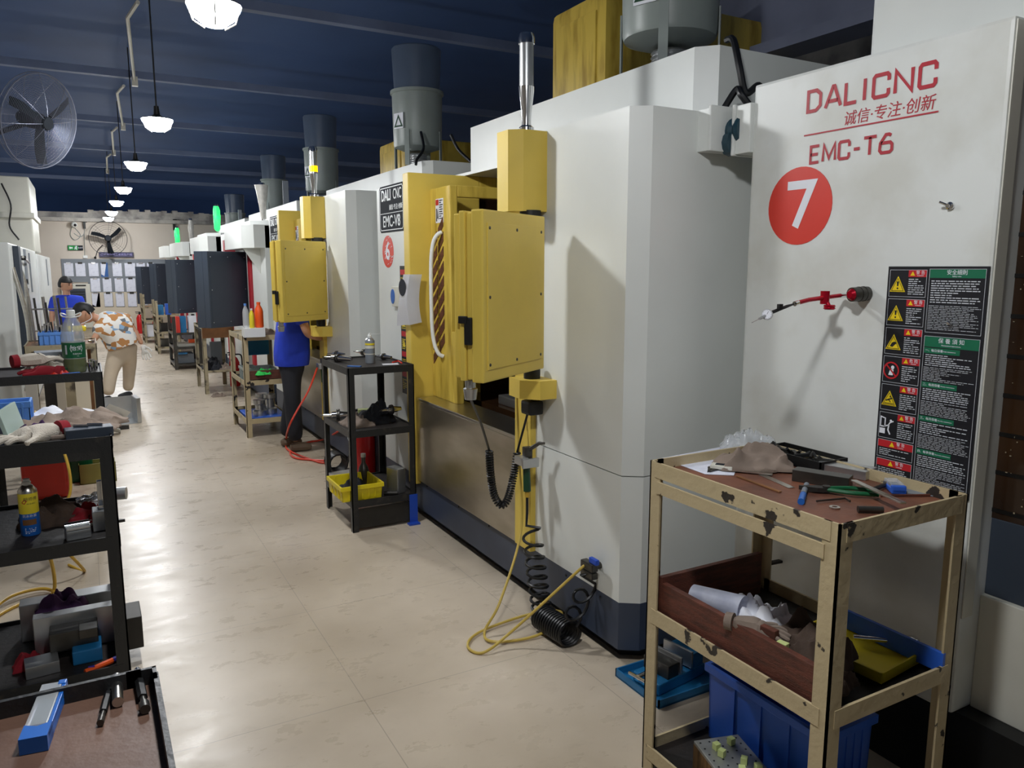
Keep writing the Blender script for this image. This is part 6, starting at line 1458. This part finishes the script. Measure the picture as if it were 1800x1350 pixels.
# --- man in the blue polo by the end wall
Yb = 13.0
hc = P(115.5, 501, Yb); t = empty('person', 'person with short dark hair in blue polo shirt standing by the air cooler', 'person', V((hc.x+.02, Yb, 0)))
X = hc.x+.0; zc = hc.z
pel = V((X+.02, Yb, zc-.62)); ch = V((X, Yb, zc-.30)); nk = V((X, Yb, zc-.14))
sh = [V((X+s_*.17, Yb, zc-.22)) for s_ in (-1, 1)]; el = [V((X-.21, Yb-.02, zc-.47)), V((X+.2, Yb-.05, zc-.47))]; wrs = [V((X-.2, Yb-.08, zc-.72)), V((X+.16, Yb-.2, zc-.6))]
kn = [V((X+s_*.1, Yb-.05, .42)) for s_ in (-1, 1)]; an = [V((X+s_*.1, Yb, .08)) for s_ in (-1, 1)]
vs = [sv(pel, .08), sv(ch, .08), sv(nk, .05), sv(hc, .055)] + [sv(q, r) for s_ in (0, 1) for q, r in ((sh[s_], .05), (el[s_], .04), (wrs[s_], .027))] + [sv(q, r) for s_ in (0, 1) for q, r in ((kn[s_], .055), (an[s_], .04))]
skin('body', vs, [(0, 1), (1, 2), (2, 3), (1, 4), (4, 5), (5, 6), (1, 7), (7, 8), (8, 9), (0, 10), (10, 11), (0, 12), (12, 13)], 'skin', t)
skin('polo_shirt', [sv(pel-V((0, 0, .2)), .17), sv(pel+V((0, 0, .12)), .155), sv(ch, .15), sv(nk-V((0, 0, .0)), .07), sv(sh[0], .078), sv(sh[0].lerp(el[0], .7), .068), sv(sh[1], .078), sv(sh[1].lerp(el[1], .7), .068)], [(0, 1), (1, 2), (2, 3), (2, 4), (4, 5), (2, 6), (6, 7)], 'shirt_blue', t, fuse=.014, cut=(pel-V((0, 0, .1)), (0, 0, -1)))
skin('trousers', [sv(pel, .14, .1), sv(pel.lerp(kn[0], .35)+V((-.02, 0, 0)), .095), sv(kn[0], .075), sv(an[0], .065), sv(pel.lerp(kn[1], .35)+V((.02, 0, 0)), .095), sv(kn[1], .075), sv(an[1], .065)], [(0, 1), (1, 2), (2, 3), (0, 4), (4, 5), (5, 6)], 'trousers_dark', t)
for a in an: skin('shoe', [(a.x, a.y+.04, .04, .04), (a.x, a.y-.06, .045, .045), (a.x, a.y-.16, .035, .035)], chain(3), 'shoe', t, 1)
hand('hand', wrs[0], (0, -.2, -1), 'skin', t, -1, (1, 0, 0)); hand('hand', wrs[1], (-.4, -.5, -.6), 'skin', t, 1, (-1, 0, 0))
head(t, hc, (.75, -.62, -.12), (0, 0, 1), .98)
# --- worker standing behind the second yellow cabinet
Xw, Yw = 1.63, 7.2
t = empty('person', 'person in blue shirt and black trousers hidden behind the second yellow cabinet', 'person', V((Xw, Yw, 0)))
B_ = lambda x, y, z: V((Xw+x, Yw+y, z))
pel, ch, nk, hc = B_(0, 0, .93), B_(.04, 0, 1.26), B_(.06, 0, 1.42), B_(.1, 0, 1.55)
sh = [B_(.04, -.18, 1.35), B_(.04, .18, 1.35)]; el = [B_(.1, -.25, 1.1), B_(.1, .25, 1.1)]; wrs = [B_(.25, -.2, 1.05), B_(.3, .15, 1.08)]
kn = [B_(-.03, -.11, .5), B_(.02, .1, .5)]; an = [B_(-.02, -.13, .09), B_(-.05, .12, .09)]
vs = [sv(pel, .08), sv(ch, .08), sv(nk, .05), sv(hc, .055)] + [sv(q, r) for s_ in (0, 1) for q, r in ((sh[s_], .05), (el[s_], .04), (wrs[s_], .027))] + [sv(q, r) for s_ in (0, 1) for q, r in ((kn[s_], .058), (an[s_], .042))]
skin('body', vs, [(0, 1), (1, 2), (2, 3), (1, 4), (4, 5), (5, 6), (1, 7), (7, 8), (8, 9), (0, 10), (10, 11), (0, 12), (12, 13)], 'skin', t)
skin('shirt', [sv(B_(0, 0, .66), .20), sv(B_(.01, 0, 1.0), .175), sv(ch, .155), sv(nk, .075), sv(sh[0], .08), sv(sh[0].lerp(el[0], .7), .07), sv(sh[1], .08), sv(sh[1].lerp(el[1], .7), .07)], [(0, 1), (1, 2), (2, 3), (2, 4), (4, 5), (2, 6), (6, 7)], 'shirt_blue', t, fuse=.014, cut=(V((Xw, Yw, .80)), (0, 0, -1)))
skin('trousers', [sv(pel, .15), sv(B_(0, 0, .82), .15), sv(pel.lerp(kn[0], .5), .098), sv(kn[0], .082), sv(an[0], .075), sv(pel.lerp(kn[1], .5), .098), sv(kn[1], .082), sv(an[1], .075)], [(0, 1), (1, 2), (2, 3), (3, 4), (1, 5), (5, 6), (6, 7)], 'trousers_dark', t)
for a in an: skin('shoe', [(a.x-.06, a.y, .045, .04), (a.x+.04, a.y, .045, .048), (a.x+.15, a.y-.01, .035, .036)], chain(3), 'shoe_brown', t, 1)
hand('hand', wrs[0], (1, .1, .2), 'skin', t, 1, (0, 0, 1)); hand('hand', wrs[1], (1, -.1, .2), 'skin', t, -1, (0, 0, 1))
head(t, hc, (1, .1, -.15))
